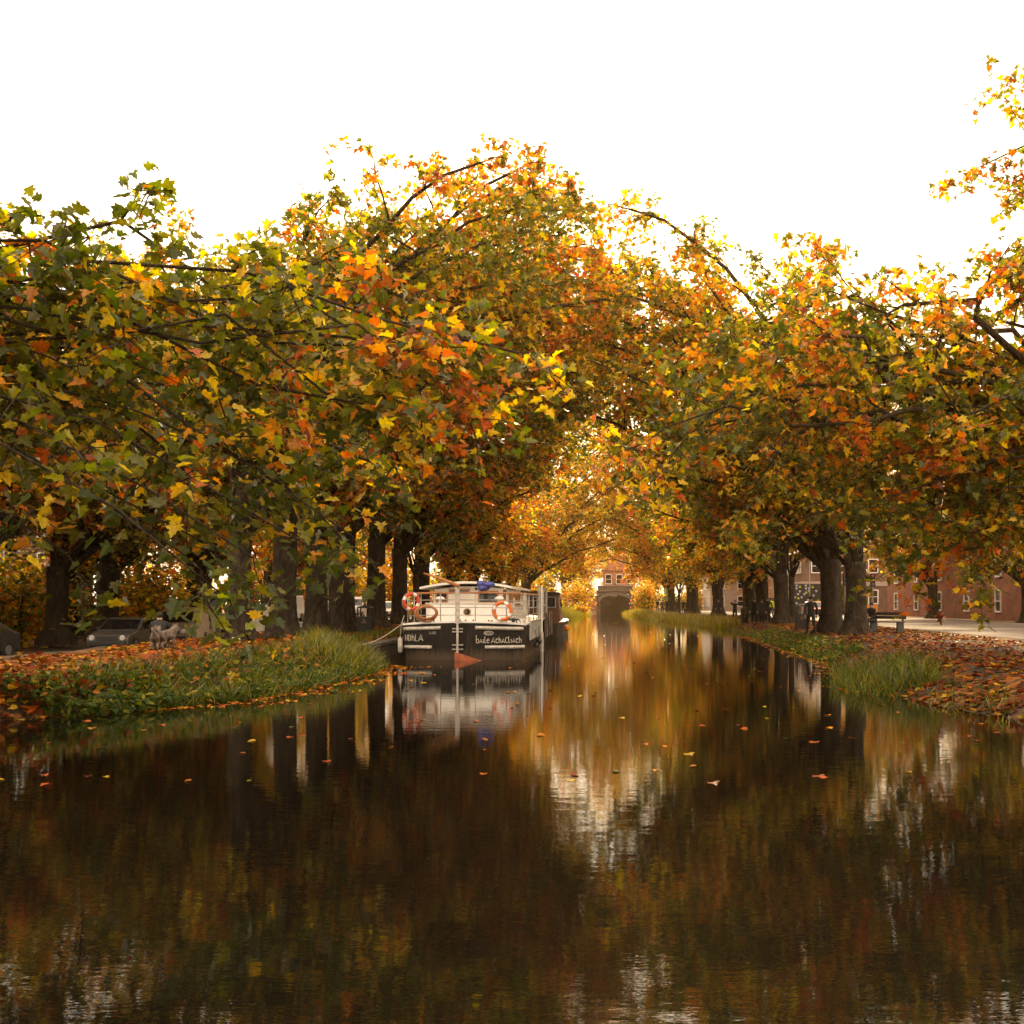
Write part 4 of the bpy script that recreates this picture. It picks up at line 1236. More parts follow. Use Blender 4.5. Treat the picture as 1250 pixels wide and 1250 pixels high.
# ------------------------------------------------------------------ buildings
def building(name, label, x0, x1, y0, y1, h, wall, cols, rows, group=None, roof='hip', face='front', band=None, win=(1.0, 1.5), base=BANK, roof_mat='roof_slate', win_frame='white_trim'):
    cx, cy = (x0 + x1) / 2, (y0 + y1) / 2
    t = tag(empty(name, (cx, cy, base)), label, 'building', group)
    w, d = x1 - x0, y1 - y0
    mb = MB(); mb.box((0, 0, h / 2 - .3), (w, d, h + .6)); mb.build('wall', M[wall], t)
    mb = MB(); e = .35; rh = min(w, d) * .32
    if roof == 'hip':
        mb.add([(-w / 2 - e, -d / 2 - e, h), (w / 2 + e, -d / 2 - e, h), (w / 2 + e, d / 2 + e, h), (-w / 2 - e, d / 2 + e, h), (-w * .22, 0, h + rh), (w * .22, 0, h + rh)],
               [(0, 1, 5, 4), (2, 3, 4, 5), (1, 2, 5), (3, 0, 4), (3, 2, 1, 0)])
    elif roof == 'gable':
        mb.add([(-w / 2 - e, -d / 2 - e, h), (w / 2 + e, -d / 2 - e, h), (0, -d / 2 - e, h + rh * 1.6), (-w / 2 - e, d / 2 + e, h), (w / 2 + e, d / 2 + e, h), (0, d / 2 + e, h + rh * 1.6)],
               [(0, 1, 2), (5, 4, 3), (0, 2, 5, 3), (1, 4, 5, 2), (0, 3, 4, 1)])
    else:
        mb.box((0, 0, h + .25), (w + .3, d + .3, .5))
    rf = mb.build('roof', M[roof_mat if roof != 'gable' else wall], t)
    mb = MB()
    for sx in (-.3, .3): mb.box((w * sx, 0, h + rh * .9), (.8, .8, 1.6))
    mb.build('chimney', M[wall], rf)
    if band:
        mb = MB(); mb.box((0, 0, band), (w + .24, d + .24, .55)); mb.build('string_course', M['render_pale'], t)
    sides = [('y', -d / 2, w)] if face == 'front' else ([('y', -d / 2, w), ('x', -w / 2, d)] if face == 'frontleft' else [('y', -d / 2, w), ('x', w / 2, d)])
    for ax, off, span in sides:
        for r_ in range(rows):
            for c_ in range(cols):
                u = -span / 2 + span * (c_ + .5) / cols; z = h * (r_ + .55) / rows
                s = -1 if off < 0 else 1
                def P(a, dep): return (a, off + s * dep, z) if ax == 'y' else (off + s * dep, a, z)
                def S(a, dep, zz): return (a, dep, zz) if ax == 'y' else (dep, a, zz)
                mb = MB()
                for du, dz_, su, sz_ in ((0, win[1] / 2 + .06, win[0] + .24, .12), (0, -win[1] / 2 - .06, win[0] + .24, .12), (-win[0] / 2 - .06, 0, .12, win[1]), (win[0] / 2 + .06, 0, .12, win[1]), (0, 0, win[0], .07)):
                    p = P(u + du, .05); mb.box((p[0], p[1], z + dz_), S(su, .14, sz_))
                wn = mb.build('window', M[win_frame], t)
                mb = MB(); mb.box(P(u, .012), S(win[0], .03, win[1])); mb.build('pane', M['dark_glass'], wn)
    mb = MB(); mb.box((w * .1, -d / 2 - .06, 1.05), (1.1, .12, 2.1)); mb.build('door', M['dark_wood'], t)
    return t


building('brick_house', 'orange brick house with a white window rising behind the canal bridge', 0.2, 7.4, 236, 248, 8.4, 'brick_orange', 3, 2, roof='gable', win=(1.2, 1.9))
building('brick_terrace', 'brown brick building with a pale stone band above the triangle hoarding', 24, 48, 128, 142, 7.4, 'brick_brown', 7, 2, face='frontleft', band=3.6, roof='hip', roof_mat='render_pale')
building('pale_building', 'pale rendered building seen between the far right trunks', 17.5, 34, 172, 186, 8.5, 'render_pale', 5, 3, face='frontleft')
building('pale_building', 'second pale building right of the walking couple, behind the trees', 28, 46, 146, 160, 7.5, 'render_pale', 5, 2, face='frontleft')
building('brick_terrace', 'long red brick terrace at the right edge beyond the pavement', 30, 54, 70, 112, 8.0, 'brick_red', 6, 3, face='frontleft')
building('brick_terrace', 'long brown brick terrace behind the trees across the left road', -62, -44, 40, 92, 8.5, 'brick_brown', 9, 3, face='right')
building('pale_building', 'pale building beyond the road behind the white parked cars', -40, -26, 128, 142, 8.0, 'render_pale', 5, 3, face='frontright')

# clipped hedge behind the van
def hedge(x0, x1, y, h, label):
    t = tag(empty('hedge', ((x0 + x1) / 2, y, ground_z((x0 + x1) / 2, y))), label, 'hedge')
    w = x1 - x0
    mb = MB(); mb.box((0, 0, h * .42), (w - .3, .5, h * .84)); mb.build('stems', M['dark_wood'], t)
    n = int(w * h * 150); p = np.stack([rng.uniform(-w / 2, w / 2, n), rng.choice([-1, 1], n) * rng.uniform(.28, .48, n), rng.uniform(.05, h, n)], 1)
    k = rng.random(n) < .3; p[k, 1] = rng.uniform(-.45, .45, k.sum()); p[k, 2] = h + rng.uniform(-.1, .06, k.sum())
    X, Y, Z = leaf_frames(n); tv, tf = leaf_template('low')
    stamp_mesh('foliage', tv, tf, p, X, Y, Z, .11 * rng.uniform(.6, 1.3, n), np.array([(.035, .055, .014)]) * rng.uniform(.6, 1.5, (n, 1)), M['leaf'], t)


hedge(-42, -25.5, 66, 2.0, 'dark clipped hedge across the road behind the beige van')
hedge(-40, -25.5, 44, 1.8, 'dark clipped hedge by the road at the left edge of the view')

# ------------------------------------------------------------------ hoarding, street furniture
ho = tag(empty('hoarding', (21.0, 118, BANK)), 'black hoarding panel printed with lime and pale blue triangles', 'hoarding')
mb = MB(); mb.box((1.6, 0, 2.05), (3.4, .08, 2.75)); mb.build('panel', M['panel_black'], ho)
mb = MB()
tri = [(-.0, 3.2, 0), (.42, 3.2, 0), (.80, 3.12, 1), (1.45, 3.2, 0), (.42, 2.88, 0), (1.46, 2.88, 0), (1.8, 2.88, 0), (.0, 2.5, 1), (.78, 2.56, 0), (1.48, 2.5, 1), (1.8, 2.58, 0), (.58, 2.25, 0), (1.28, 2.25, 0), (.25, 1.9, 0), (.62, 1.85, 1), (.98, 1.9, 0), (.42, 1.25, 0), (1.7, 1.6, 0), (2.2, 3.1, 1), (2.6, 2.6, 0), (2.3, 2.1, 0), (2.8, 1.6, 1), (.05, .95, 0), (.42, .95, 1), (.8, .98, 0), (2.4, 1.1, 0)]
for x, z, up_ in tri:
    r = .155; s = 1 if up_ else -1
    mb.prism([(x + .12 - r, z - s * r * .8), (x + .12 + r, z - s * r * .8), (x + .12, z + s * r * .95)], -.052, -.046, mi=up_)
mb.build('triangle_print', [M['panel_pale'], M['panel_lime']], ho)
mb = MB(); mb.box((1.6, .02, .33), (3.4, .06, .66)); mb.build('plinth', M['paving'], ho)
mb = MB()
for x in (-.14, 3.34): mb.box((x, .02, 1.75), (.1, .14, 3.5))
mb.build('post', M['brown_wood'], ho)
ivy = tag(empty('ivy_screen', (25.2, 118, BANK)), 'green ivy covered screen right of the triangle hoarding', 'screen')
mb = MB(); mb.box((1.0, .1, 1.7), (3.8, .06, 3.4)); mb.build('panel', M['dark_wood'], ivy)
n = 1500; p = np.stack([rng.uniform(-.9, 2.9, n), rng.uniform(-.15, .02, n), rng.uniform(.5, 3.45, n)], 1); X, Y, Z = leaf_frames(n); tv, tf = leaf_template('low')
stamp_mesh('foliage', tv, tf, p, X, Y, Z, .2 * rng.uniform(.6, 1.3, n), leaf_colours(n, 'green'), M['leaf'], ivy)


def lamp_post(x, y, h, label):
    t = tag(empty('street_lamp', (x, y, BANK)), label, 'lamp post')
    mb = MB(); mb.lathe([(.12, 0), (.12, .7), (.07, .9), (.045, h)], (0, 0, 0), 10); mb.build('pole', M['car_silver'], t, smooth=True)
    mb = MB(); mb.tube([(0, 0, h - .05), (-.3, 0, h + .25), (-1.0, 0, h + .32)], .035, 8); mb.build('arm', M['car_silver'], t)
    mb = MB(); mb.box((-1.25, 0, h + .30), (.6, .22, .12)); mb.build('lamp_head', M['car_silver'], t, bevel=.03)


lamp_post(22.6, 116, 6.2, 'pale street lamp pole in front of the brown brick building')
lamp_post(15.2, 98, 6.0, 'pale street lamp pole just left of the high visibility walker')


def traffic_light(x, y, label):
    t = tag(empty('traffic_light', (x, y, BANK)), label, 'traffic light')
    mb = MB(); mb.lathe([(.08, 0), (.08, 3.4)], (0, 0, 0), 10); mb.build('pole', M['steel'], t)
    mb = MB(); mb.box((0, -.06, 3.0), (.34, .24, 1.0)); hd = mb.build('signal_head', M['black_iron'], t, bevel=.03)
    for z, m in ((3.32, 'tail_red'), (3.0, 'dark_glass'), (2.68, 'dark_glass')):
        mb = MB(); mb.lathe([(.11, 0), (.11, .03)], (0, 0, 0), 14, axis='Y'); o = mb.build('lens', M[m], hd); o.location = (0, -.205, z)


traffic_light(16.9, 74, 'traffic light showing through the gap between the two near right trunks')
traffic_light(19.8, 78, 'traffic light at the right edge beside the orange board')
ob = tag(empty('road_sign', (18.9, 74.5, BANK)), 'plain orange board on two short legs at the right edge', 'sign')
mb = MB(); mb.box((0, 0, .75), (.75, .05, .95)); mb.build('board', M['sign_orange'], ob, bevel=.01)
mb = MB()
for x in (-.28, .28): mb.box((x, .06, .55), (.05, .05, 1.1))
mb.build('leg', M['black_iron'], ob)


def litter_bin(x, y, w, h, label, hood=True):
    t = tag(empty('litter_bin', (x, y, ground_z(x, y))), label, 'bin')
    mb = MB()
    for sx in (-1, 1):
        for sy in (-1, 1): mb.box((sx * (w / 2 - .03), sy * (w / 2 - .03), h / 2), (.06, .06, h))
    mb.build('frame', M['black_iron'], t)
    mb = MB(); mb.box((0, 0, h * .36), (w - .07, w - .07, h * .62)); mb.build('body', M['black_iron'], t, bevel=.02)
    mb = MB(); mb.lathe([(w * .72, 0), (w * .68, .06), (w * .2, .12)], (0, 0, h), 4); o = mb.build('lid', M['black_iron'], t, bevel=.01); o.rotation_euler = (0, 0, math.pi / 4)
    mb = MB(); mb.prism([(-w * .2, h * .42), (w * .2, h * .42), (w * .12, h * .5), (0, h * .62), (-w * .12, h * .5)], -w / 2 + .03, -w / 2 + .015); mb.build('emblem_plate', M['rust_plate'], t)


litter_bin(-10.5, 47.2, .60, 1.15, 'square black litter bin with a pointed lid on the left bank')
litter_bin(10.3, 77.0, .52, 1.05, 'small black litter bin between the raised-arms walker and the couple')
litter_bin(9.9, 53.0, .50, 1.15, 'narrow black post bin just left of the striding man')
mb = MB(); mb.ball((0, 0, 0), .12, 10, sc=(1.5, 1, .75), jit=.1, rnd=random.Random(1)); o = mb.build('stone', M['stone_pebble'], smooth=True); o.location = (-12.25, 35.6, ground_z(-12.25, 35.6) + .07); tag(o, 'pale rounded stone lying on the fallen leaves', 'stone')


# ------------------------------------------------------------------ vehicles (front faces -Y)
def vehicle(name, label, loc, rz, paint, kind, group=None):
    t = tag(empty(name, loc, rz), label, {'van': 'van', 'car': 'car'}[kind], group)
    if kind == 'van':
        Ln, W, belt, H = 4.3, .86, 1.08, 1.82
        prof = [(-2.12, .28), (-2.15, .62), (-2.08, .86), (-1.25, 1.06), (-.62, 1.66), (-.40, 1.79), (.2, 1.84), (2.0, 1.82), (2.12, 1.7), (2.15, .28)]
        glass = [(-1.206, 1.102), (-.658, 1.624)]; side = [[(-.92, 1.10), (-.42, 1.64), (.05, 1.66), (.05, 1.10)]]
        wheels = (-1.35, 1.35)
    else:
        Ln, W, belt, H = 4.2, .86, .92, 1.45
        prof = [(-2.08, .26), (-2.10, .6), (-1.95, .74), (-1.05, .90), (-.25, 1.38), (.1, 1.44), (.9, 1.42), (1.7, 1.0), (2.05, .94), (2.1, .26)]
        glass = [(-.994, .934), (-.306, 1.346)]; side = [[(-.75, .95), (-.15, 1.34), (.30, 1.37), (.30, .95)], [(.36, .95), (.36, 1.37), (.85, 1.34), (1.40, .98)]]
        wheels = (-1.32, 1.3)
    def hw(z): return W * (1 - .13 * max(0, z - belt) / (H - belt) - .04 * max(0, .5 - z) / .3)
    n = len(prof); mb = MB()
    vs = [(-hw(z), y, z) for y, z in prof] + [(hw(z), y, z) for y, z in prof]
    mb.add(vs, [tuple(range(n)), tuple(range(2 * n - 1, n - 1, -1))] + [(i, (i + 1) % n, (i + 1) % n + n, i + n) for i in range(n)])
    mb.build('body', M[paint], t, bevel=.045)
    # screens and side glass just proud of the body
    (y0, z0), (y1, z1) = glass
    d = Vector((0, -(z1 - z0), (y1 - y0))).normalized() * .014
    mb = MB(); a, b = hw(z0) - .07, hw(z1) - .07
    mb.add([Vector((-a, y0, z0)) + d, Vector((a, y0, z0)) + d, Vector((b, y1, z1)) + d, Vector((-b, y1, z1)) + d], [(0, 1, 2, 3)])
    mb.build('windscreen', M['dark_glass'], t)
    for s in (-1, 1):
        for poly in side:
            mb = MB(); mb.add([(s * (hw(z) + .010), y, z) for y, z in poly], [tuple(range(len(poly)))]); mb.build('side_window', M['dark_glass'], t)
        mb = MB(); mb.lathe([(.05, 0), (.11, .01), (.115, .05), (.07, .07)], (0, 0, 0), 14, axis='Y'); o = mb.build('headlight', M['lamp_glass'], t); o.location = (s * .62, -2.15, .68 if kind == 'van' else .62)
        mb = MB(); mb.box((s * .70, (2.10 if kind == 'car' else 2.15), .70), (.16, .05, .2)); mb.build('tail_light', M['tail_red'], t)
        mb = MB(); mb.ball((s * (W + .07), -.82, belt + .06), .09, 8, sc=(1, .6, .8)); mb.build('wing_mirror', M['black_iron'], t)
        for y in wheels:
            mb = MB(); mb.lathe([(.20, -.1), (.30, -.1), (.315, -.06), (.315, .06), (.30, .1), (.20, .1)], (0, 0, 0), 18, axis='X'); o = mb.build('wheel', M['tyre'], t); o.location = (s * (W - .07), y, .31)
            mb = MB(); mb.lathe([(.19, -.102), (.19, .102)], (0, 0, 0), 14, axis='X'); mb.build('rim', M['hub'], o)
    mb = MB(); mb.box((0, -2.13, .40), (1.5, .12, .16)); mb.build('bumper', M['black_iron'], t, bevel=.02)
    mb = MB(); mb.box((0, -2.16, .64 if kind == 'van' else .60), (.85, .05, .16)); mb.build('grille', M['black_iron'], t)
    return t


RL = BANK - .73
vehicle('parked_van', 'dusty beige small van facing the canal, left of the standing walker', (-20.9, 53.0, RL), .12, 'car_beige', 'van')
vehicle('parked_car', 'grey car with pale headlights parked just left of the beige van', (-20.6, 46.2, RL), .05, 'car_silver', 'car')
vehicle('parked_car', 'low dark car at the far left of the road, next to the hedge', (-23.2, 38.6, RL), -.1, 'car_dark', 'car')
vehicle('parked_van', 'white van behind the leaf-screened trunk on the left road', (-20.6, 61.5, BANK - .62), .05, 'car_white', 'van', 'white vehicles along the left road')
vehicle('parked_van', 'white van glimpsed between the thickest trunk and its neighbour', (-21.8, 73, BANK - .02), .0, 'car_white', 'van', 'white vehicles along the left road')
vehicle('parked_car', 'white car between the second and third broad left trunks', (-20.4, 79, BANK), .0, 'car_white', 'car', 'white vehicles along the left road')
vehicle('parked_van', 'white van parked behind the black litter bin', (-20.8, 90, BANK), .0, 'car_white', 'van', 'white vehicles along the left road')
vehicle('parked_car', 'white car parked between the forked trunk and the barge stern rail', (-16.7, 81.5, BANK), .15, 'car_white', 'car', 'white vehicles along the left road')
vehicle('parked_car', 'red car just visible beside the pale wall of the right road', (20.5, 103, BANK + .01), .0, 'car_red', 'car')
vehicle('parked_car', 'white car on the right road behind the far trunks', (19.0, 128, BANK + .01), .0, 'car_white', 'car')


# ------------------------------------------------------------------ people and dogs
def skin_mesh(name, joints, bones, mats, mat_of, root, parent=None, sub=2):
    me = bpy.data.meshes.new(name)
    names = list(joints)
    me.from_pydata([joints[k][0] for k in names], [(names.index(a), names.index(b)) for a, b in bones], [])
    tmp = bpy.data.objects.new('tmp_skin', me); C.objects.link(tmp)
    tmp.modifiers.new('Skin', 'SKIN')
    sv = me.skin_vertices[0].data
    for i, k in enumerate(names):
        r = joints[k][1]; sv[i].radius = (r, r) if not isinstance(r, tuple) else r
        sv[i].use_root = (k == root)
    s = tmp.modifiers.new('Sub', 'SUBSURF'); s.levels = sub; s.render_levels = sub
    dg = bpy.context.evaluated_depsgraph_get()
    m2 = bpy.data.meshes.new_from_object(tmp.evaluated_get(dg))
    bpy.data.objects.remove(tmp); bpy.data.meshes.remove(me)
    m2.name = name
    m2.materials.clear()
    for m in mats: m2.materials.append(m)
    segs = [(Vector(joints[a][0]), Vector(joints[b][0]), mat_of(a, b)) for a, b in bones]
    for p in m2.polygons:
        c = Vector(p.center); best = (1e9, 0)
        for a, b, mi in segs:
            ab = b - a; t = max(0, min(1, (c - a).dot(ab) / max(ab.length_squared, 1e-9)))
            d = (c - (a + ab * t)).length
            if d < best[0]: best = (d, mi)
        p.material_index = best[1]; p.use_smooth = True
    o = bpy.data.objects.new(name, m2); C.objects.link(o)
    if parent: o.parent = parent
    return o


def person(loc, rz, label, top_m, leg_m, pose='stand', h=1.75, stride=.0, arms=((.0, .0), (.0, .0)), hands_up=False, group=None, vest=None, hat=False, long_coat=False):
    """Faces -Y. Stride is the half step in metres."""
    k = h / 1.75
    J = {}
    def j(n, x, y, z, r): J[n] = ((x * k, y * k, z * k), (r[0] * k, r[1] * k) if isinstance(r, tuple) else r * k)
    if pose == 'crouch':
        hip = .34
        j('pelvis', 0, .05, hip, .15); j('waist', 0, -.04, hip + .2, .15); j('chest', 0, -.14, hip + .38, .17); j('neck', 0, -.20, hip + .50, .06); j('head', 0, -.24, hip + .60, .085); j('crown', 0, -.25, hip + .70, .075)
        for s, nm in ((-1, 'l'), (1, 'r')):
            j('hip_' + nm, s * .10, .02, hip - .01, .10); j('knee_' + nm, s * .18, -.36, .46, .075); j('ankle_' + nm, s * .14, -.12, .09, .05); j('toe_' + nm, s * .15, -.30, .04, .042)
            j('sh_' + nm, s * .19, -.13, hip + .40, .075); j('elbow_' + nm, s * .26, -.30, hip + .18, .052); j('wrist_' + nm, s * .14, -.50, hip + .16, .036); j('hand_' + nm, s * .12, -.58, hip + .14, .04)
    else:
        low = -.40 if pose == 'sit' else 0
        j('pelvis', 0, 0, .95 + low, (.155, .115)); j('waist', 0, -.01, 1.10 + low, (.145, .11)); j('chest', 0, -.02, 1.30 + low, (.175, .125)); j('neck', 0, -.02, 1.50 + low, .058); j('head', 0, -.04, 1.60 + low, .085); j('crown', 0, -.035, 1.70 + low, .072)
        for s, nm in ((-1, 'l'), (1, 'r')):
            st = stride * s
            j('hip_' + nm, s * .095, 0, .90 + low, .098)
            if pose == 'sit':
                j('knee_' + nm, s * .12, -.44, .50, .075); j('ankle_' + nm, s * .12, -.42, .09, .05); j('toe_' + nm, s * .13, -.58, .04, .042)
            else:
                j('knee_' + nm, s * .10, -st * .55 - .02, .49, .070); j('ankle_' + nm, s * .105, -st + (.06 if st < 0 else 0), .09 + (.05 if st < 0 else 0), .048); j('toe_' + nm, s * .12, -st - .15, .038, .04)
            sw, out_ = arms[0 if s < 0 else 1]
            j('sh_' + nm, s * .195, -.01, 1.43 + low, .072)
            if hands_up:
                j('elbow_' + nm, s * .36, -.10, 1.46 + low, .05); j('wrist_' + nm, s * .17, -.17, 1.60 + low, .036); j('hand_' + nm, s * .10, -.20, 1.65 + low, .038)
            elif pose == 'sit':
                j('elbow_' + nm, s * .25, -.10, 1.14 + low, .05); j('wrist_' + nm, s * .16, -.32, 1.04 + low, .036); j('hand_' + nm, s * .12, -.40, 1.03 + low, .038)
            else:
                j('elbow_' + nm, s * (.25 + out_), -sw * .35 + .03, 1.14, .052); j('wrist_' + nm, s * (.26 + out_ * 1.2), -sw, .90, .036); j('hand_' + nm, s * (.26 + out_ * 1.2), -sw - .03, .80, .040)
    bones = [('pelvis', 'waist'), ('waist', 'chest'), ('chest', 'neck'), ('neck', 'head'), ('head', 'crown')]
    for nm in 'lr':
        bones += [('pelvis', 'hip_' + nm), ('hip_' + nm, 'knee_' + nm), ('knee_' + nm, 'ankle_' + nm), ('ankle_' + nm, 'toe_' + nm), ('chest', 'sh_' + nm), ('sh_' + nm, 'elbow_' + nm), ('elbow_' + nm, 'wrist_' + nm), ('wrist_' + nm, 'hand_' + nm)]
    def mo(a, b):
        if b in ('head', 'crown') or b.startswith('hand'): return 2
        if 'hip' in b or 'knee' in b or 'ankle' in b: return 1
        if 'toe' in b: return 3
        return 0
    t = tag(empty('person', loc, rz), label, 'person', group)
    skin_mesh('body', J, bones, [M[top_m], M[leg_m], M['skin'], M['black_iron']], mo, 'pelvis', t)
    hd = Vector(J['head'][0])
    mb = MB(); mb.ball(hd + Vector((0, .022 * k, .050 * k)), .105 * k, 12, sc=(.88, 1.0, .98)); mb.build('cap' if hat else 'hair', M['black_cloth' if hat else 'hair'], t, smooth=True)
    mb = MB(); mb.ball(hd + Vector((0, -.098 * k, -.005)), .02 * k, 6, sc=(.7, 1, 1.2))
    mb.build('nose', M['skin'], t, smooth=True)
    if long_coat or vest:
        c = Vector(J['waist'][0]); m = M[vest] if vest else M[top_m]
        z0 = .62 if long_coat else .92
        mb = MB(); mb.lathe([(.235 if long_coat else .19, z0 * k), (.20, .95 * k), (.185, 1.12 * k), (.205, 1.34 * k), (.16, 1.46 * k), (.07, 1.50 * k)], (0, c.y, 0), 16)
        for i in range(len(mb.v)):
            v = mb.v[i]; mb.v[i] = (v[0] * 1.02, (v[1] - c.y) * .74 + c.y, v[2])
        mb.build('coat' if long_coat else 'vest', m, t, smooth=True)
    for s, nm in ((-1, 'l'), (1, 'r')):    # fingers, curled slightly
        w_, h_ = Vector(J['wrist_' + nm][0]), Vector(J['hand_' + nm][0]); d = (h_ - w_).normalized()
        sd = d.cross(Vector((0, 1, 0))); sd = sd.normalized() if sd.length > .1 else Vector((1, 0, 0))
        mb = MB()
        for q, ln in enumerate((.062, .075, .070, .055)):
            p = h_ + sd * (q - 1.5) * .017 + d * .012
            mb.tube([p, p + d * ln * .55, p + d * ln * .9 + Vector((0, -.02, 0))], [.010, .009, .007], 6)
        p = h_ - sd * .032; mb.tube([p, p + d * .03 - sd * .015, p + d * .055 - sd * .012], [.012, .010, .008], 6)
        mb.build('hand', M['skin'], t, smooth=True)
    return t


def gp_(px, d, s=0): return (px - VX) * d / F
def put(px, d): x = gp_(px, d); return (x, d, ground_z(x, d))


person(put(990, 48.0), math.pi + .1, 'man in dark clothes striding away along the right towpath', 'black_cloth', 'black_cloth', h=1.78, stride=.26, arms=((.16, .03), (-.12, .03)))
person(put(897, 81), .1, 'walker in black with both arms raised to the head on the right bank', 'black_cloth', 'black_cloth', h=1.76, stride=.06, hands_up=True)
person(put(921, 71.5), .05, 'tall broad walker in a black coat, left one of the couple', 'black_cloth', 'black_cloth', h=1.82, stride=.12, arms=((.05, .04), (.05, .03)), long_coat=True)
person(put(930, 69.5), -.1, 'shorter walker in a dark coat, right one of the couple', 'brown_cloth', 'black_cloth', h=1.66, stride=.14, arms=((.1, .03), (.0, .03)), long_coat=True)
person(put(937, 72.5), 0, 'third dark walker half hidden behind the couple', 'navy_cloth', 'black_cloth', h=1.74, stride=.1, arms=((.0, .05), (.05, .05)))
person(put(941.5, 97), .2, 'walker in a bright yellow high visibility vest beyond the couple', 'hivis', 'navy_cloth', h=1.75, stride=.1, vest='hivis', hat=True)
person(put(877, 100), 0, 'small dark walker standing by the broad far right trunk', 'navy_cloth', 'black_cloth', h=1.7, stride=.08)
person(put(834, 122), .1, 'dark walker just right of the thin sapling', 'black_cloth', 'black_cloth', h=1.74, stride=.1)
person(put(827, 124), -.1, 'dark walker just left of the thin sapling', 'brown_cloth', 'black_cloth', h=1.72, stride=.1)
person(put(814, 135), .0, 'small walker in black near the yellow reeds below the far trunks', 'black_cloth', 'black_cloth', h=1.74, stride=.12)
person(put(808.5, 137), .0, 'small walker in grey beside the black one near the yellow reeds', 'grey_cloth', 'black_cloth', h=1.68, stride=.1)
person(put(802.5, 158), .0, 'farthest dark walker in front of the pale wall near the bridge', 'black_cloth', 'brown_cloth', h=1.76, stride=.1)
person((2.35, 198.2, 3.95), .4, 'dark figure standing on top of the canal bridge behind the parapet', 'black_cloth', 'black_cloth', h=1.75)
person(put(264, 36.4), math.pi - .3, 'walker in black standing on the left bank behind the hanging leaves', 'black_cloth', 'black_cloth', h=1.76, stride=.1, arms=((.05, .08), (-.35, .12)), long_coat=True)
person(put(354, 45.8), .3, 'dark figure with a white collar between two left trunks', 'navy_cloth', 'black_cloth', h=1.72, stride=.05)
person(put(194, 30.9), math.pi + .3, 'person in a black jacket crouching beside two grey dogs', 'black_cloth', 'black_cloth', pose='crouch', h=1.75, hat=True)
sx_, sy_, sz_ = put(1064, 47)
person((sx_, sy_, sz_), -.9, 'person in black sitting low on a bench end at the right edge', 'black_cloth', 'black_cloth', pose='sit', h=1.70, hat=True)
bn = tag(empty('park_bench', (sx_ + .45, sy_ + .05, sz_), -.9), 'dark timber bench under the seated person in black', 'bench')
mb = MB()
for k in range(3): mb.box((.25, -.16 + .15 * k, .43), (1.7, .13, .05))
mb.build('seat', M['dark_wood'], bn)
mb = MB()
for k in range(2): mb.box((.25, .26, .62 + .17 * k), (1.7, .04, .13))
mb.build('backrest', M['dark_wood'], bn)
for x in (-.45, .95):
    mb = MB(); mb.box((x, .04, .2), (.07, .45, .40)); mb.box((x, .22, .6), (.06, .05, .44)); mb.build('leg', M['black_iron'], bn)


def dog(loc, rz, label, s=1.0):
    J = {}
    def j(n, x, y, z, r): J[n] = ((x * s, y * s, z * s), tuple(q * s for q in r) if isinstance(r, tuple) else r * s)
    j('rump', 0, .32, .56, .135); j('belly', 0, .08, .54, .135); j('chest', 0, -.20, .55, .165); j('neck', 0, -.40, .70, .11); j('skull', 0, -.50, .80, .095); j('muzzle', 0, -.66, .76, .05)
    j('tail1', 0, .46, .64, .05); j('tail2', .04, .55, .78, .055); j('tail3', .06, .48, .90, .04)
    for q, nm in ((-1, 'l'), (1, 'r')):
        j('hf' + nm, q * .10, .28, .46, .10); j('kn' + nm, q * .11, .18, .32, .065); j('hk' + nm, q * .11, .36, .20, .038); j('hp' + nm, q * .11, .32, .03, .042)
        j('sf' + nm, q * .10, -.24, .44, .085); j('el' + nm, q * .10, -.20, .30, .055); j('wr' + nm, q * .10, -.23, .14, .038); j('fp' + nm, q * .10, -.27, .03, .042)
        j('ear' + nm, q * .07, -.47, .90, .032); j('tip' + nm, q * .085, -.47, .97, .012)
    B = [('rump', 'belly'), ('belly', 'chest'), ('chest', 'neck'), ('neck', 'skull'), ('skull', 'muzzle'), ('rump', 'tail1'), ('tail1', 'tail2'), ('tail2', 'tail3')]
    for nm in 'lr':
        B += [('rump', 'hf' + nm), ('hf' + nm, 'kn' + nm), ('kn' + nm, 'hk' + nm), ('hk' + nm, 'hp' + nm), ('chest', 'sf' + nm), ('sf' + nm, 'el' + nm), ('el' + nm, 'wr' + nm), ('wr' + nm, 'fp' + nm), ('skull', 'ear' + nm), ('ear' + nm, 'tip' + nm)]
    t = tag(empty('dog', loc, rz), label, 'dog', 'grey dogs on the left bank')
    skin_mesh('body', J, B, [M['dog_fur']], lambda a, b: 0, 'belly', t)
    mb = MB(); mb.ball((0, -.715 * s, .775 * s), .022 * s, 8); mb.build('nose', M['black_iron'], t, smooth=True)
    mb = MB(); mb.lathe([(.118 * s, -.02), (.122 * s, 0), (.118 * s, .02)], (0, 0, 0), 16); o = mb.build('collar', M['black_cloth'], t); o.location = (0, -.36 * s, .67 * s); o.rotation_euler = (R(50), 0, 0)


dog(put(190.5, 29.9), math.pi + .25, 'left one of the two shaggy grey dogs standing on the left bank', .74)
dog(put(203.5, 30.1), math.pi - .30, 'right one of the two shaggy grey dogs standing on the left bank', .78)

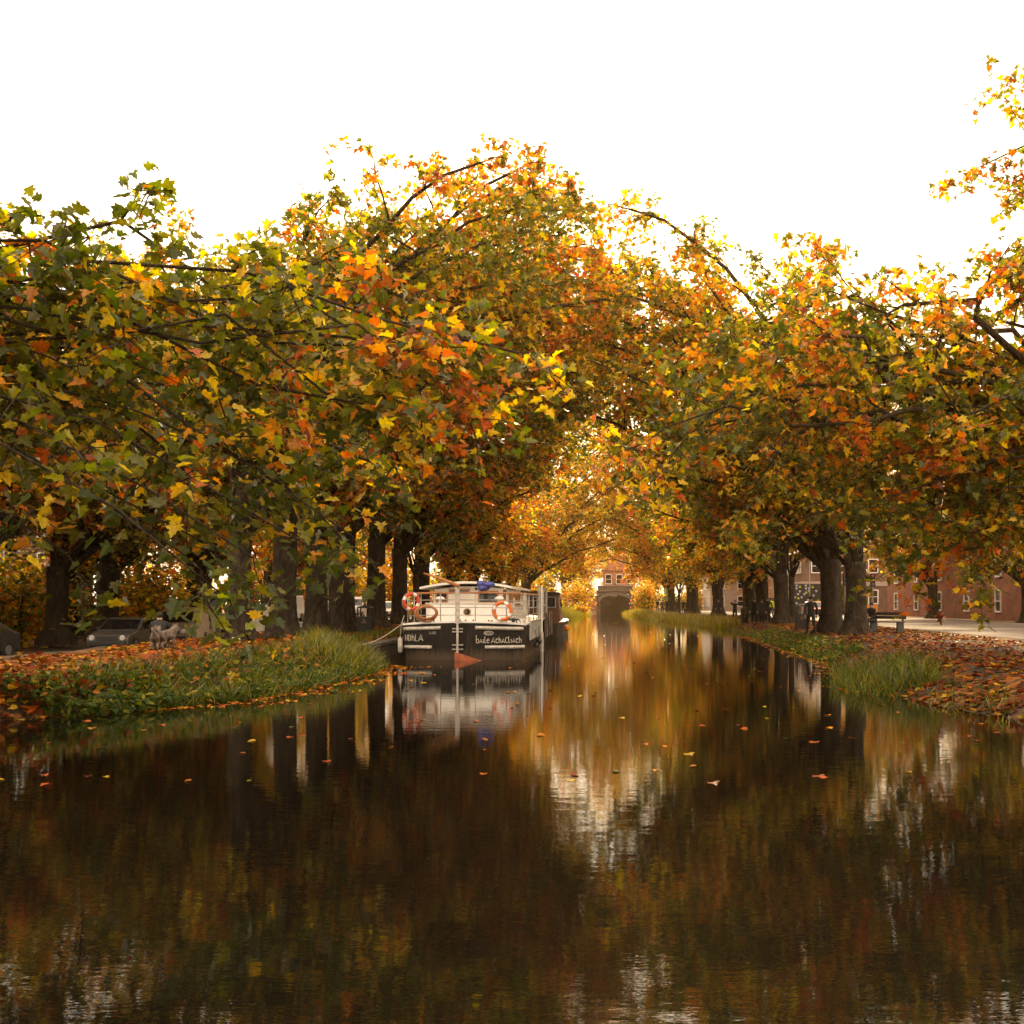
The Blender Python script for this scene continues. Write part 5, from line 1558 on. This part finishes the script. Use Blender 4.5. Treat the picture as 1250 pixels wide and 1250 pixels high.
# ------------------------------------------------------------------ sky, sun, air, camera
SUN_EL, SUN_AZ = 25.0, 1.0        # degrees; azimuth measured clockwise from +Y (straight up the canal)
w = bpy.data.worlds.new('World'); bpy.context.scene.world = w; w.use_nodes = True
nt = w.node_tree
for n_ in list(nt.nodes): nt.nodes.remove(n_)
wo = nt.nodes.new('ShaderNodeOutputWorld'); bg = nt.nodes.new('ShaderNodeBackground'); bg.inputs['Strength'].default_value = .145
sky = nt.nodes.new('ShaderNodeTexSky'); sky.sky_type = 'NISHITA'; sky.sun_disc = False
sky.sun_elevation = R(SUN_EL); sky.sun_rotation = R(SUN_AZ); sky.dust_density = 4.0; sky.air_density = 1.3
tc = nt.nodes.new('ShaderNodeTexCoord'); nz = nt.nodes.new('ShaderNodeTexNoise'); nz.inputs['Scale'].default_value = 2.2; nz.inputs['Detail'].default_value = 6
mpn = nt.nodes.new('ShaderNodeMapping'); mpn.inputs['Scale'].default_value = (1, 1, 2.5)
nt.links.new(tc.outputs['Generated'], mpn.inputs[0]); nt.links.new(mpn.outputs[0], nz.inputs['Vector'])
mr = nt.nodes.new('ShaderNodeMapRange'); mr.inputs['From Min'].default_value = .3; mr.inputs['From Max'].default_value = .6; mr.inputs['To Min'].default_value = .78; mr.inputs['To Max'].default_value = .97
nt.links.new(nz.outputs['Fac'], mr.inputs['Value'])
mx = nt.nodes.new('ShaderNodeMix'); mx.data_type = 'RGBA'; mx.inputs['B'].default_value = (11.8, 9.6, 7.0, 1)
nt.links.new(mr.outputs['Result'], mx.inputs['Factor']); nt.links.new(sky.outputs['Color'], mx.inputs['A'])
nt.links.new(mx.outputs['Result'], bg.inputs['Color']); nt.links.new(bg.outputs[0], wo.inputs['Surface'])

sd = bpy.data.lights.new('sun', 'SUN'); sd.energy = 5.0; sd.angle = R(4); sd.color = (1.0, .74, .40)
so = bpy.data.objects.new('sun', sd); C.objects.link(so)
a, e = R(SUN_AZ), R(SUN_EL)
to_sun = Vector((math.sin(a) * math.cos(e), math.cos(a) * math.cos(e), math.sin(e)))
so.rotation_euler = to_sun.to_track_quat('Z', 'Y').to_euler()

# the autumn air over the canal
mb = MB(); mb.box((0, 150, 13.4), (130, 380, 31)); hz = mb.build('haze', new_mat('haze_air')[0])
hz['kind'] = 'stuff'
hm = hz.data.materials[0]; hn = hm.node_tree; ho_ = [n_ for n_ in hn.nodes if n_.type == 'OUTPUT_MATERIAL'][0]
pv = hn.nodes.new('ShaderNodeVolumePrincipled'); pv.inputs['Color'].default_value = (1.0, .66, .26, 1); pv.inputs['Density'].default_value = .00016; pv.inputs['Anisotropy'].default_value = .65
hn.links.new(pv.outputs[0], ho_.inputs['Volume'])

cd = bpy.data.cameras.new('camera'); cam = bpy.data.objects.new('camera', cd); C.objects.link(cam)
cam.location = (0, 0, CAM_Z); cam.rotation_euler = (R(90), 0, 0)
cd.sensor_width = 36; cd.lens = F / 1250 * 36; cd.shift_x = -(VX - 625) / 1250; cd.shift_y = (VY - 625) / 1250
cd.clip_start = .1; cd.clip_end = 3000
sc = bpy.context.scene
sc.camera = cam
sc.render.resolution_x = sc.render.resolution_y = 1024
vs_ = sc.view_settings
vs_.view_transform = 'Standard'; vs_.look = 'None'; vs_.exposure = 0.9; vs_.gamma = 1.0
sc.cycles.max_bounces = 8; sc.cycles.diffuse_bounces = 3; sc.cycles.transmission_bounces = 6; sc.cycles.glossy_bounces = 3
sc.cycles.use_denoising = True
